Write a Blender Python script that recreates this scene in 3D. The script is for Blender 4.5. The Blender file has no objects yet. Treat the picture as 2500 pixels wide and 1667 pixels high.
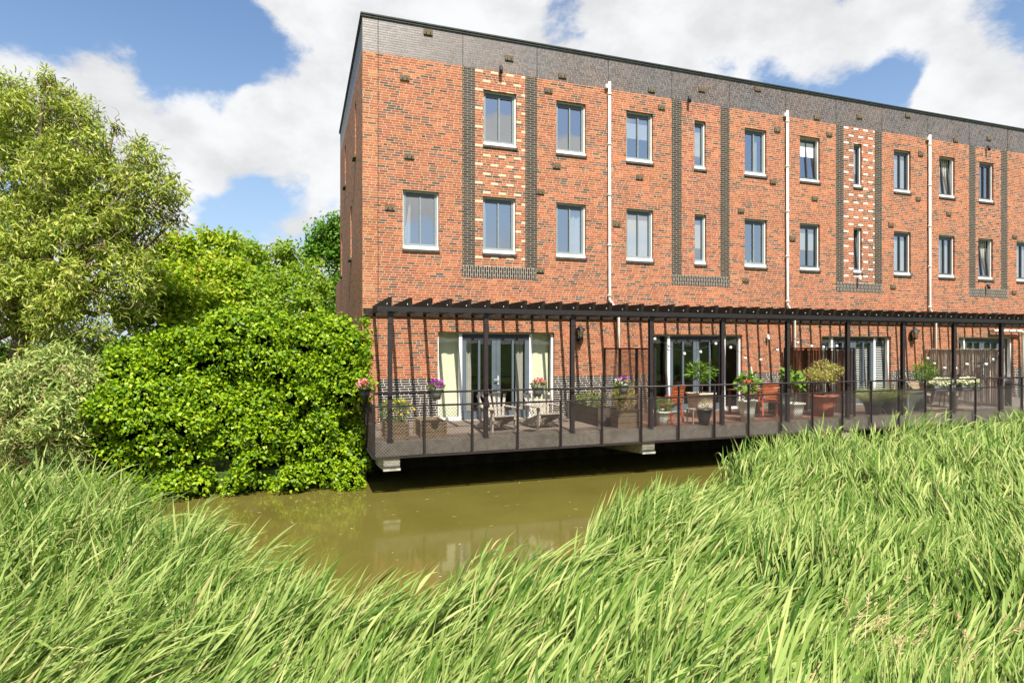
import bpy, math, random
import numpy as np
from mathutils import Vector, Matrix
R = math.radians
random.seed(7)
RNG = np.random.default_rng(11)
S = bpy.context.scene
COL = S.collection

# ------------------------------------------------------------------ camera
TH = R(19.207)
cam = bpy.data.cameras.new("camera")
cam.lens = 21.37; cam.sensor_width = 36; cam.sensor_fit = 'HORIZONTAL'
cam.shift_y = .005; cam.clip_start = .05; cam.clip_end = 3000
co = bpy.data.objects.new("camera", cam); COL.objects.link(co)
co.location = (0, 0, 3.13); co.rotation_euler = (R(90), 0, -TH)
S.camera = co

# ------------------------------------------------------------------ world, sun, exposure
SUN_TRAVEL = Vector((.11, 1, -1.5)).normalized()
SUN_ELEV = math.asin(-SUN_TRAVEL.z)
SUN_ROT = R(180) + math.atan2(.11, 1)
S.view_settings.view_transform = 'Standard'; S.view_settings.look = 'None'
S.view_settings.gamma = 1; S.view_settings.use_curve_mapping = False
S.view_settings.exposure = .86
W = bpy.data.worlds.new("World"); S.world = W; W.use_nodes = True
def build_world():
    nt = W.node_tree; N = nt.nodes; L = nt.links; N.clear()
    def nd(t, **k):
        n = N.new(t)
        for a, b in k.items(): setattr(n, a, b)
        return n
    def M(op, a, b=None, c=None, clamp=False):
        n = nd('ShaderNodeMath', operation=op, use_clamp=clamp)
        for i, v in enumerate((a, b, c)):
            if v is None: continue
            if isinstance(v, (int, float)): n.inputs[i].default_value = v
            else: L.new(v, n.inputs[i])
        return n.outputs[0]
    out = nd('ShaderNodeOutputWorld'); bg = nd('ShaderNodeBackground'); bg.inputs[1].default_value = .07
    sky = nd('ShaderNodeTexSky', sky_type='NISHITA'); sky.sun_disc = False
    sky.sun_elevation = SUN_ELEV; sky.sun_rotation = SUN_ROT; sky.dust_density = 1.2; sky.ozone_density = 1.6
    tc = nd('ShaderNodeTexCoord'); nrm = nd('ShaderNodeVectorMath', operation='NORMALIZE'); L.new(tc.outputs['Generated'], nrm.inputs[0])
    d = nrm.outputs[0]
    sp = nd('ShaderNodeSeparateXYZ'); L.new(d, sp.inputs[0])
    # cloud noise on the sky dome
    mp = nd('ShaderNodeMapping'); L.new(d, mp.inputs[0]); mp.inputs['Scale'].default_value = (1, 1, 1.5); mp.inputs['Location'].default_value = (3.1, 1.7, .4)
    n1 = nd('ShaderNodeTexNoise'); L.new(mp.outputs[0], n1.inputs['Vector'])
    n1.inputs['Scale'].default_value = 5.2; n1.inputs['Detail'].default_value = 11; n1.inputs['Roughness'].default_value = .64
    n1.inputs['Distortion'].default_value = .15
    cov = n1.outputs[0]
    # large clearings and cloud banks of that day, plus added southern ones, as directions in the sky
    def spot(px, py, r_in, r_out, amp, south=False):
        nonlocal cov
        x, z = (px - 1250) / 1484, (846 - py) / 1484
        v = Vector((math.cos(TH) * x + math.sin(TH), (-math.sin(TH) * x + math.cos(TH)) * (-1 if south else 1), z)).normalized()
        dt = nd('ShaderNodeVectorMath', operation='DOT_PRODUCT'); L.new(d, dt.inputs[0]); dt.inputs[1].default_value = v
        mr = nd('ShaderNodeMapRange', interpolation_type='SMOOTHSTEP'); L.new(dt.outputs['Value'], mr.inputs[0])
        mr.inputs[1].default_value = math.cos(R(r_out)); mr.inputs[2].default_value = math.cos(R(r_in))
        mr.inputs[3].default_value = 0; mr.inputs[4].default_value = amp
        cov = M('ADD', cov, mr.outputs[0])
    for a in SPOTS: spot(*a)
    mask = nd('ShaderNodeMapRange', interpolation_type='SMOOTHSTEP'); L.new(cov, mask.inputs[0])
    mask.inputs[1].default_value = .40; mask.inputs[2].default_value = .575
    # cloud shade: thick parts a little grey
    n2 = nd('ShaderNodeTexNoise'); L.new(mp.outputs[0], n2.inputs['Vector']); n2.inputs['Scale'].default_value = 6.5; n2.inputs['Detail'].default_value = 9; n2.inputs['Roughness'].default_value = .58
    gr = nd('ShaderNodeMapRange', interpolation_type='SMOOTHSTEP'); L.new(n2.outputs[0], gr.inputs[0])
    gr.inputs[1].default_value = .38; gr.inputs[2].default_value = .68; gr.inputs[3].default_value = 7.6; gr.inputs[4].default_value = 6.0
    cc = nd('ShaderNodeCombineXYZ')
    L.new(gr.outputs[0], cc.inputs[0]); L.new(M('MULTIPLY', gr.outputs[0], 1.01), cc.inputs[1]); L.new(M('MULTIPLY', gr.outputs[0], 1.03), cc.inputs[2])
    # clear sky, whitened by thin haze near the horizon
    hz = nd('ShaderNodeMapRange', interpolation_type='SMOOTHSTEP'); L.new(sp.outputs[2], hz.inputs[0])
    hz.inputs[1].default_value = -.02; hz.inputs[2].default_value = .5; hz.inputs[3].default_value = .6; hz.inputs[4].default_value = .06
    m0 = nd('ShaderNodeMix', data_type='RGBA'); L.new(hz.outputs[0], m0.inputs[0]); sat = nd('ShaderNodeHueSaturation'); sat.inputs['Saturation'].default_value = 1.12; sat.inputs['Value'].default_value = 1.45; L.new(sky.outputs[0], sat.inputs['Color']); L.new(sat.outputs[0], m0.inputs[6]); m0.inputs[7].default_value = (4.4, 5.6, 7.2, 1)
    m1 = nd('ShaderNodeMix', data_type='RGBA'); L.new(mask.outputs[0], m1.inputs[0]); L.new(m0.outputs[2], m1.inputs[6]); L.new(cc.outputs[0], m1.inputs[7])
    L.new(m1.outputs[2], bg.inputs[0]); L.new(bg.outputs[0], out.inputs[0])
SPOTS = [(480, 60, 2, 11, -.26), (610, 120, 1, 4.5, -.12), (250, 0, 2, 9, -.18), (20, 60, 2, 7, -.12), (550, 290, 1, 4, .14), (660, 260, 1, 3.5, .12), (690, 0, 1, 4, .08),
         (170, 170, 2, 6, .17), (330, 230, 2, 6, .12), (400, 250, 1, 4, .06), (400, 330, 5, 12, .10), (1000, 200, 8, 16, .2), (720, 120, 1, 5, .10), (600, 330, 2, 5, .05), (660, 440, .5, 4.5, -.19), (590, 520, 1, 4.5, -.17), (480, 560, 1, 4, -.10), (720, 510, .5, 3.2, .12), (540, 400, 1, 3, .06),
         (1380, 65, .6, 3.2, -.17), (1740, 175, .3, 2.6, -.16), (1880, 200, .3, 2.8, -.18), (2030, 220, .3, 3.2, -.21), (2150, 235, .3, 3, -.21), (2200, 170, .3, 2.6, -.17), (2010, 120, .5, 3, .10), (1650, 60, 6, 12, .2), (2390, 215, 2, 4.5, .22), (2495, 110, 1, 3.5, -.14), (2100, 40, 3, 7, .14),
         (733, 250, 25, 75, -.05, True), (1195, 245, .5, 2.5, -.2, True), (1225, 320, .5, 2.5, .15, True), (1395, 370, .5, 2, .1, True), (1400, 280, .5, 2.5, -.1, True), (1560, 360, .5, 2.5, -.16, True), (1030, 590, .5, 3, -.16, True), (1020, 500, .5, 2.5, .12, True), (1395, 530, .5, 3, -.14, True), (1850, 350, .5, 3, -.12, True), (1845, 590, .5, 3, -.1, True), (1225, 590, .5, 2, .14, True), (1215, 510, .5, 2.5, -.1, True), (2410, 440, .5, 3, -.2, True)]  # unseen southern sky: wide clearing added to darken fill, patches for window reflections
build_world()
sl = bpy.data.lights.new("sun", 'SUN'); sl.energy = 5; sl.angle = R(.5); sl.color = (1, .95, .86)
so = bpy.data.objects.new("sun", sl); COL.objects.link(so); so.rotation_euler = SUN_TRAVEL.to_track_quat('-Z', 'Y').to_euler(); so.location = (-5, -20, 40)
S.cycles.max_bounces = 8; S.cycles.transparent_max_bounces = 12; S.cycles.caustics_reflective = False; S.cycles.caustics_refractive = False

# ------------------------------------------------------------------ material helpers
class NT:
    def __init__(s, name):
        s.m = bpy.data.materials.new(name); s.m.use_nodes = True
        s.t = s.m.node_tree; s.t.nodes.clear(); s.out = s.n('ShaderNodeOutputMaterial')
    def n(s, t, **k):
        x = s.t.nodes.new(t)
        for a, b in k.items(): setattr(x, a, b)
        return x
    def put(s, sock, v):
        if v is None: return
        if hasattr(v, 'is_linked'): s.t.links.new(v, sock)
        elif isinstance(v, tuple) and len(v) == 3 and sock.type == 'RGBA': sock.default_value = v + (1,)
        else: sock.default_value = v
    def M(s, op, a, b=None, c=None, clamp=False):
        x = s.n('ShaderNodeMath', operation=op, use_clamp=clamp)
        for i, v in enumerate((a, b, c)): s.put(x.inputs[i], v)
        return x.outputs[0]
    def mix(s, f, a, b, blend='MIX'):
        x = s.n('ShaderNodeMix', data_type='RGBA', blend_type=blend); s.put(x.inputs[0], f); s.put(x.inputs[6], a); s.put(x.inputs[7], b); return x.outputs[2]
    def noise(s, scale, detail=3, vec=None, rough=.5):
        x = s.n('ShaderNodeTexNoise'); x.inputs['Scale'].default_value = scale; x.inputs['Detail'].default_value = detail; x.inputs['Roughness'].default_value = rough
        s.put(x.inputs['Vector'], vec if vec is not None else s.pos()); return x.outputs[0]
    def pos(s):
        if not hasattr(s, '_p'): s._p = s.n('ShaderNodeNewGeometry').outputs['Position']
        return s._p
    def rng(s, v, a, b, c, d):
        x = s.n('ShaderNodeMapRange'); s.put(x.inputs[0], v)
        for i, q in enumerate((a, b, c, d)): x.inputs[i + 1].default_value = q
        return x.outputs[0]
    def ramp(s, f, stops, mode='CONSTANT'):
        x = s.n('ShaderNodeValToRGB'); x.color_ramp.interpolation = mode; e = x.color_ramp.elements
        while len(e) > 1: e.remove(e[0])
        e[0].position = stops[0][0]; e[0].color = stops[0][1] + (1,)
        for p, c in stops[1:]:
            q = e.new(p); q.color = c + (1,)
        s.put(x.inputs[0], f); return x.outputs[0]
    def bsdf(s, col, rough=.6, spec=.4, metal=0, bump=None, bd=.01, bs=.5):
        p = s.n('ShaderNodeBsdfPrincipled'); s.put(p.inputs['Base Color'], col); s.put(p.inputs['Roughness'], rough)
        p.inputs['Specular IOR Level'].default_value = spec; p.inputs['Metallic'].default_value = metal
        if bump is not None:
            b = s.n('ShaderNodeBump'); b.inputs['Strength'].default_value = bs; b.inputs['Distance'].default_value = bd; s.put(b.inputs['Height'], bump); s.t.links.new(b.outputs[0], p.inputs['Normal'])
        return p.outputs[0]
    def done(s, sh): s.t.links.new(sh, s.out.inputs[0]); return s.m

def plain(name, col, rough=.6, var=.25, scale=6., spec=.4, metal=0, bump=.15, stain=None):
    t = NT(name); f = t.rng(t.noise(scale, 5, rough=.6), .3, .7, 1 - var, 1 + var)
    c = t.mix(1., col, t.n('ShaderNodeCombineColor').outputs[0], 'MIX') if False else None
    vm = t.n('ShaderNodeVectorMath', operation='SCALE'); vm.inputs[0].default_value = col; t.put(vm.inputs['Scale'], f)
    c = vm.outputs[0]
    if stain: c = t.mix(t.rng(t.noise(stain[1], 6, rough=.65), stain[2], stain[2] + .12, 0, 1), c, stain[0])
    return t.done(t.bsdf(c, rough, spec, metal, t.noise(scale * 7, 4), .004, bump))

def brick_mat(name, cols, mortar, L=.22, H=.0625, header=.3, rand=True, swap=False, accent=None, rough=.8, spec=.3, lichen=0., bs=.6, tilt=0., jk=1.):
    t = NT(name); xyz = t.n('ShaderNodeSeparateXYZ'); t.put(xyz.inputs[0], t.pos())
    u = t.M('ADD', xyz.outputs[0], xyz.outputs[1]); v = xyz.outputs[2]
    a, b = (v, u) if swap else (u, v)
    rf = t.M('DIVIDE', b, H); row = t.M('FLOOR', rf); fr = t.M('FRACT', rf)
    if rand:
        w = t.n('ShaderNodeTexWhiteNoise', noise_dimensions='1D'); t.put(w.inputs['W'], row); off = w.outputs[0]
    else: off = t.M('MULTIPLY', row, .5)
    uf = t.M('ADD', t.M('DIVIDE', a, L), off); cell = t.M('FLOOR', uf); fc = t.M('FRACT', uf)
    def wn(x, y):
        cv = t.n('ShaderNodeCombineXYZ'); t.put(cv.inputs[0], x); t.put(cv.inputs[1], y)
        w = t.n('ShaderNodeTexWhiteNoise', noise_dimensions='2D'); t.put(w.inputs['Vector'], cv.outputs[0]); return w.outputs[0]
    hd = t.M('GREATER_THAN', wn(cell, row), 1 - header)
    f2 = t.M('MULTIPLY', fc, 2.); sec = t.M('MULTIPLY', t.M('FLOOR', f2), hd)
    inv = t.M('SUBTRACT', 1., hd)
    fx = t.M('ADD', t.M('MULTIPLY', t.M('FRACT', f2), hd), t.M('MULTIPLY', fc, inv))
    jw = t.M('ADD', .029 * jk, t.M('MULTIPLY', hd, .029 * jk))
    def edge(f, w): return t.M('GREATER_THAN', t.M('ABSOLUTE', t.M('SUBTRACT', f, .5)), t.M('SUBTRACT', .5, w))
    joint = t.M('MAXIMUM', edge(fx, jw), edge(fr, .1 * jk))
    rv = wn(t.M('ADD', t.M('MULTIPLY', cell, 2.), sec), t.M('ADD', row, 77.3))
    col = t.ramp(rv, cols)
    tone = wn(t.M('ADD', t.M('MULTIPLY', cell, 2.), sec), t.M('ADD', row, 311.7))
    mpv = t.n('ShaderNodeMapping'); t.put(mpv.inputs[0], t.pos()); mpv.inputs['Scale'].default_value = (3.2, 3.2, .28)
    vm = t.n('ShaderNodeVectorMath', operation='SCALE'); t.put(vm.inputs[0], col)
    t.put(vm.inputs['Scale'], t.M('MULTIPLY', t.rng(tone, 0, 1, .78, 1.2), t.M('MULTIPLY', t.rng(t.noise(.9, 4), .3, .7, .86, 1.14), t.rng(t.noise(1., 5, mpv.outputs[0], .6), .3, .7, .84, 1.12))))
    col = vm.outputs[0]
    ms = None
    if accent:
        u0, ac, per = accent
        r4 = t.M('DIVIDE', row, 4.); q = t.M('FLOOR', r4)
        on = t.M('LESS_THAN', t.M('FRACT', r4), .2)
        ua = t.M('FRACT', t.M('ADD', t.M('DIVIDE', t.M('SUBTRACT', u, u0), per), t.M('MULTIPLY', q, .5)))
        on = t.M('MULTIPLY', on, t.M('LESS_THAN', ua, .5))
        col = t.mix(on, col, ac)
        jn = t.M('MULTIPLY', t.M('MAXIMUM', t.M('GREATER_THAN', ua, .475), t.M('LESS_THAN', ua, .025)), on)
        joint = t.M('MAXIMUM', t.M('MULTIPLY', edge(fx, jw), t.M('SUBTRACT', 1., on)), t.M('MAXIMUM', edge(fr, .1), jn))
    if lichen:
        ln = t.M('MULTIPLY', t.rng(t.noise(9, 5, rough=.7), .56, .64, 0, 1), t.rng(t.noise(.6, 2), .45, .6, 0, lichen))
        col = t.mix(ln, col, (.5, .2, .03)); mortar_c = t.mix(t.M('MULTIPLY', t.rng(t.noise(.8, 3), .35, .6, 0, 1), lichen), mortar, (.55, .26, .06))
    else: mortar_c = mortar
    c = t.mix(joint, col, mortar_c)
    rr = t.M('ADD', rough, t.M('MULTIPLY', joint, .9 - rough))
    h = t.M('ADD', t.M('SUBTRACT', 1., joint), t.M('ADD', t.M('MULTIPLY', t.noise(60, 3), .5), t.M('ADD', t.M('MULTIPLY', t.M('MULTIPLY', tone, fr), .35), t.M('MULTIPLY', fr, tilt))))
    return t.done(t.bsdf(c, rr, spec, 0, h, .008, bs))

def leaf_mat(name, cols, trans=.4, rough=.5, spec=.2):
    t = NT(name); g = t.n('ShaderNodeNewGeometry'); c = t.ramp(g.outputs['Random Per Island'], cols, 'LINEAR')
    p = t.bsdf(c, rough, spec)
    tl = t.n('ShaderNodeBsdfTranslucent'); vm = t.n('ShaderNodeMix', data_type='RGBA', blend_type='MULTIPLY'); vm.inputs[0].default_value = 1
    t.put(vm.inputs[6], c); vm.inputs[7].default_value = (1.5, 1.5, .7, 1); t.put(tl.inputs[0], vm.outputs[2])
    mx = t.n('ShaderNodeMixShader'); mx.inputs[0].default_value = trans; t.t.links.new(p, mx.inputs[1]); t.t.links.new(tl.outputs[0], mx.inputs[2])
    return t.done(mx.outputs[0])

def glass_mat(name, tint=(.92, .95, .95), f0=.30, wav=.012, rough=0.):
    t = NT(name); tr = t.n('ShaderNodeBsdfTransparent'); t.put(tr.inputs[0], tint)
    gl = t.n('ShaderNodeBsdfGlossy'); gl.inputs['Roughness'].default_value = rough
    b = t.n('ShaderNodeBump'); b.inputs['Strength'].default_value = .25; b.inputs['Distance'].default_value = wav; t.put(b.inputs['Height'], t.noise(1.6, 1)); t.t.links.new(b.outputs[0], gl.inputs['Normal'])
    gg = t.n('ShaderNodeNewGeometry'); dt = t.n('ShaderNodeVectorMath', operation='DOT_PRODUCT'); t.put(dt.inputs[0], gg.outputs['Incoming']); t.put(dt.inputs[1], gg.outputs['Normal'])
    fac = t.M('ADD', f0, t.M('MULTIPLY', 1 - f0, t.M('POWER', t.M('SUBTRACT', 1., t.M('ABSOLUTE', dt.outputs['Value'])), 4.)), clamp=True)
    mx = t.n('ShaderNodeMixShader'); t.put(mx.inputs[0], fac); t.t.links.new(tr.outputs[0], mx.inputs[1]); t.t.links.new(gl.outputs[0], mx.inputs[2])
    return t.done(mx.outputs[0])

def stripes(name, c1, c2, period, axis, rough=.8, gap=.1, gapc=(.02, .015, .01), var=.5):
    """boards, reeds or planks: stripes along one axis with a dark gap and a tone for each"""
    t = NT(name); x = t.n('ShaderNodeSeparateXYZ'); t.put(x.inputs[0], t.pos())
    f = t.M('DIVIDE', x.outputs[axis] if axis < 3 else t.M('ADD', x.outputs[0], x.outputs[1]), period)
    w = t.n('ShaderNodeTexWhiteNoise', noise_dimensions='1D'); t.put(w.inputs['W'], t.M('FLOOR', f))
    c = t.mix(w.outputs[0], c1, c2)
    mp = t.n('ShaderNodeMapping'); t.put(mp.inputs[0], t.pos()); sc = [6, 6, 6]
    if axis < 3: sc[axis] = 60
    mp.inputs['Scale'].default_value = sc
    gn = t.noise(1.5, 5, mp.outputs[0])
    vm = t.n('ShaderNodeVectorMath', operation='SCALE'); t.put(vm.inputs[0], c); t.put(vm.inputs['Scale'], t.rng(gn, .3, .7, 1 - var, 1 + var * .6))
    g = t.M('LESS_THAN', t.M('FRACT', f), gap)
    c = t.mix(g, vm.outputs[0], gapc)
    return t.done(t.bsdf(c, rough, .3, 0, t.M('SUBTRACT', gn, g), .006, .6))

MORT = (.50, .37, .25)
RED = [(0, (.350, .097, .039)), (.2, (.39, .124, .050)), (.4, (.32, .083, .035)), (.56, (.37, .112, .049)), (.68, (.28, .077, .04)), (.77, (.23, .075, .044)), (.83, (.165, .077, .051)), (.89, (.12, .072, .054)), (.95, (.075, .055, .044))]
YEL = [(0, (.345, .108, .046)), (.25, (.385, .145, .062)), (.45, (.33, .095, .042)), (.65, (.38, .165, .072)), (.8, (.30, .10, .047)), (.92, (.16, .09, .055))]
BLK = [(0, (.030, .027, .027)), (.4, (.040, .035, .034)), (.75, (.024, .022, .024))]
M_ = {}
M_['brick'] = brick_mat('red brick', RED, MORT, lichen=.10, header=.14)
M_['corner'] = brick_mat('ochre weathered brick', YEL, (.52, .38, .25), lichen=.28, header=.1)
M_['band'] = brick_mat('glazed black brick', [(0, (.065, .062, .066)), (.4, (.085, .08, .085)), (.75, (.05, .048, .052))], (.28, .225, .165), rough=.40, spec=.85, lichen=.3, header=.12, bs=.8, tilt=-1.2, jk=1.)
M_['pil'] = brick_mat('black pilaster brick', BLK, (.42, .34, .2), rand=False, header=0, rough=.45, spec=.4, lichen=.15, L=.225, jk=.62)
M_['sold'] = brick_mat('black soldier brick', BLK, (.6, .5, .36), rand=False, header=0, swap=True, rough=.45, spec=.4, jk=.8)
M_['plinth'] = brick_mat('black plinth brick', BLK, (.62, .56, .47), header=.2, rough=.5, spec=.4)
ACC = [(4.42, (.66, .55, .35), .44), (10.91, (.27, .045, .035), .44), (17.33, (.82, .78, .72), .44), (23.75, (.05, .04, .035), .44)]
for i, a in enumerate(ACC): M_['panel%d' % i] = brick_mat('patterned brick panel %d' % i, RED, MORT, header=.14, accent=(a[0] + 15.7, a[1], a[2]))
M_['roofedge'] = plain('mossy roof edge', (.028, .035, .028), .6, .5, 8)
M_['white'] = plain('white paint', (.80, .80, .77), .35, .06, 3, bump=.03)
M_['cream'] = plain('cream lintel paint', (.42, .41, .32), .5, .1, 3)
M_['sash'] = plain('grey green sash paint', (.23, .265, .265), .4, .08, 3, bump=.03)
M_['sashdark'] = plain('dark sash and shaded top rail', (.07, .08, .082), .4, .08, 3, bump=.03)  # dark sashes; also carries the shade on every top rail
M_['sill'] = plain('mossy dark sill brick', (.06, .052, .04), .8, .5, 14, stain=((.12, .13, .03), 9, .56))
M_['glass'] = glass_mat('window glass', f0=.54); M_['doorglass'] = glass_mat('door glass', f0=.10)
M_['blind'] = plain('white roller blind', (.78, .78, .75), .8, .04, 3, bump=.02)
M_['curtain'] = plain('off white curtain', (.72, .70, .66), .9, .08, 4)
M_['cream_curtain'] = plain('cream linen curtain', (.80, .77, .55), .9, .05, 30)
M_['grey_curtain'] = plain('taupe curtain', (.42, .39, .34), .9, .1, 5)
M_['room'] = plain('room wall', (.16, .15, .14), .9, .15, 1)
M_['vent'] = plain('weathered nest brick', (.13, .10, .06), .9, .35, 20, stain=((.42, .22, .03), 11, .60))
M_['slot'] = plain('dark slot', (.012, .01, .008), .9)
M_['black'] = plain('black metal', (.010, .008, .008), .55, .25, 9, spec=.5)
M_['rail'] = plain('brown black painted steel', (.026, .019, .019), .5, .25, 9, spec=.4)
M_['mesh'] = plain('expanded metal', (.05, .04, .036), .55, .2, 12, spec=.3)
M_['wood'] = stripes('weathered black pergola wood', (.022, .015, .010), (.036, .024, .015), .5, 1, gap=0, var=.7)
M_['bolt'] = plain('galvanised bolt', (.75, .75, .73), .35, .1, metal=.4)
M_['pipe'] = plain('white drainpipe', (.72, .70, .62), .4, .1, 4, stain=((.62, .60, .48), 3, .55))
M_['conc'] = plain('aged concrete', (.19, .165, .135), .9, .28, 7, stain=((.13, .11, .085), 2.2, .54))
M_['concl'] = plain('pale concrete corbel', (.40, .37, .30), .85, .25, 6, stain=((.2, .19, .13), 4, .54))
M_['found'] = plain('dark foundation wall', (.07, .055, .042), .9, .5, 3)  # dark brown with an uneven tone
M_['deckw'] = stripes('grey deck boards', (.21, .165, .125), (.15, .115, .09), .14, 1, gap=.07)
M_['paver'] = stripes('red brown deck boards', (.24, .13, .085), (.17, .09, .06), .14, 1, gap=.07)
M_['paver2'] = stripes('taupe deck boards', (.22, .155, .12), (.155, .11, .08), .14, 1, gap=.07)
M_['crate'] = stripes('weathered crate boards', (.30, .21, .12), (.20, .14, .085), .16, 2, gap=.06)
M_['trough'] = stripes('dark trough boards', (.10, .075, .05), (.07, .05, .035), .16, 2, gap=.06)
M_['soil'] = plain('potting soil', (.03, .02, .013), .95, .5, 30)
M_['teak'] = plain('silvered teak', (.36, .31, .25), .8, .3, 12)
M_['redwood'] = plain('orange red painted wood', (.40, .095, .032), .5, .2, 9)
M_['brownwood'] = plain('brown wood', (.20, .09, .045), .6, .25, 9)
M_['greypot'] = plain('grey plastic pot', (.16, .16, .15), .5, .12)
M_['darkpot'] = plain('charcoal pot', (.035, .036, .038), .4, .2)
M_['whitepot'] = plain('white glazed pot', (.72, .69, .60), .5, .12, 8)
M_['beigepot'] = plain('beige stone pot', (.60, .50, .37), .8, .15, 7)
M_['terra'] = plain('terracotta', (.40, .12, .055), .8, .2, 8)
M_['rattan'] = stripes('beige rattan', (.46, .36, .24), (.34, .25, .16), .02, 2, gap=.25)
M_['chest'] = stripes('grey green storage boards', (.09, .10, .085), (.06, .07, .055), .1, 3, gap=.08)
M_['bamboo'] = stripes('dark brown bamboo', (.26, .12, .06), (.12, .055, .03), .0158, 1, gap=0)
M_['willowscreen'] = stripes('pale willow rods', (.74, .60, .49), (.38, .27, .20), .026, 1, gap=0, var=.35)
M_['bulb'] = plain('frosted white bulb', (.85, .84, .80), .25, .02)
M_['cable'] = plain('black cable', (.015, .015, .015), .6)
M_['door'] = plain('blue grey door paint', (.10, .125, .145), .4, .1, 3, bump=.03)
M_['doorshade'] = plain('blue grey door rail in shade', (.035, .04, .05), .4, .1, 3, bump=.03)  # darker copy of the door paint, shade put into the colour
M_['cushion'] = plain('white cushion', (.7, .7, .68), .9, .05)
M_['bark'] = plain('rough willow bark', (.16, .12, .08), .9, .45, 7, bump=.8)
M_['twig'] = plain('olive twig bark', (.30, .24, .10), .8, .3, 9)
M_['darkbark'] = plain('dark bark', (.07, .05, .03), .9, .4, 7, bump=.6)
M_['core'] = plain('dark shade core', (.006, .010, .003), 1., .5, 5, spec=0.)  # near black, shade deep in the foliage put into the colour
M_['willow'] = leaf_mat('curly willow leaves', [(0, (.09, .155, .010)), (.35, (.20, .27, .022)), (.7, (.345, .39, .065)), (1, (.49, .47, .14))], .24)
M_['willowlow'] = leaf_mat('pale curly willow leaves', [(0, (.13, .21, .035)), (.4, (.25, .33, .085)), (.8, (.39, .45, .17)), (1, (.44, .42, .13))], .24)
M_['shrubl'] = leaf_mat('yellow green maple leaves', [(0, (.14, .25, .01)), (.5, (.28, .40, .02)), (.93, (.42, .48, .04)), (1, (.40, .24, .06))], .34)
M_['tree2l'] = leaf_mat('mid green leaves', [(0, (.11, .22, .012)), (.6, (.22, .34, .022)), (1, (.34, .42, .05))], .34)
M_['darkl'] = leaf_mat('deep green leaves', [(0, (.05, .14, .01)), (.6, (.11, .24, .018)), (1, (.20, .34, .04))], .3)
M_['ivy'] = leaf_mat('glossy ivy leaves', [(0, (.055, .14, .003)), (.4, (.155, .27, .005)), (.8, (.26, .385, .008)), (1, (.36, .42, .015))], .25, .45, .25)
M_['herb'] = leaf_mat('herb leaves', [(0, (.08, .15, .03)), (1, (.22, .28, .07))], .35)
M_['bright'] = leaf_mat('bright fig leaves', [(0, (.07, .16, .012)), (1, (.18, .30, .04))], .3)
M_['olive'] = leaf_mat('yellow variegated leaves', [(0, (.22, .22, .06)), (.6, (.42, .38, .12)), (1, (.58, .50, .2))], .3)
M_['dry'] = leaf_mat('dry weeds', [(0, (.22, .15, .06)), (.6, (.34, .24, .1)), (1, (.2, .24, .06))], .3)
M_['grassy'] = leaf_mat('blue green grass blades', [(0, (.14, .2, .07)), (.6, (.26, .30, .13)), (1, (.40, .32, .12))], .3)
M_['pink'] = leaf_mat('pink petals', [(0, (.75, .12, .2)), (1, (.85, .4, .4))], .3)
M_['purple'] = leaf_mat('purple petals', [(0, (.3, .02, .42)), (1, (.55, .05, .5))], .3)
M_['whitef'] = leaf_mat('white petals', [(0, (.8, .78, .68)), (1, (.85, .84, .8))], .3)
M_['yellowf'] = leaf_mat('yellow petals', [(0, (.75, .42, .02)), (1, (.8, .6, .05))], .3)
M_['reed'] = leaf_mat('reed leaves', [(0, (.035, .10, .010)), (.3, (.118, .195, .030)), (.65, (.235, .312, .080)), (.955, (.37, .42, .145)), (1, (.42, .35, .16))], .26, .5, .12)
M_['seed'] = leaf_mat('dry seed heads', [(0, (.40, .31, .16)), (1, (.58, .48, .28))], .3)

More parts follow.
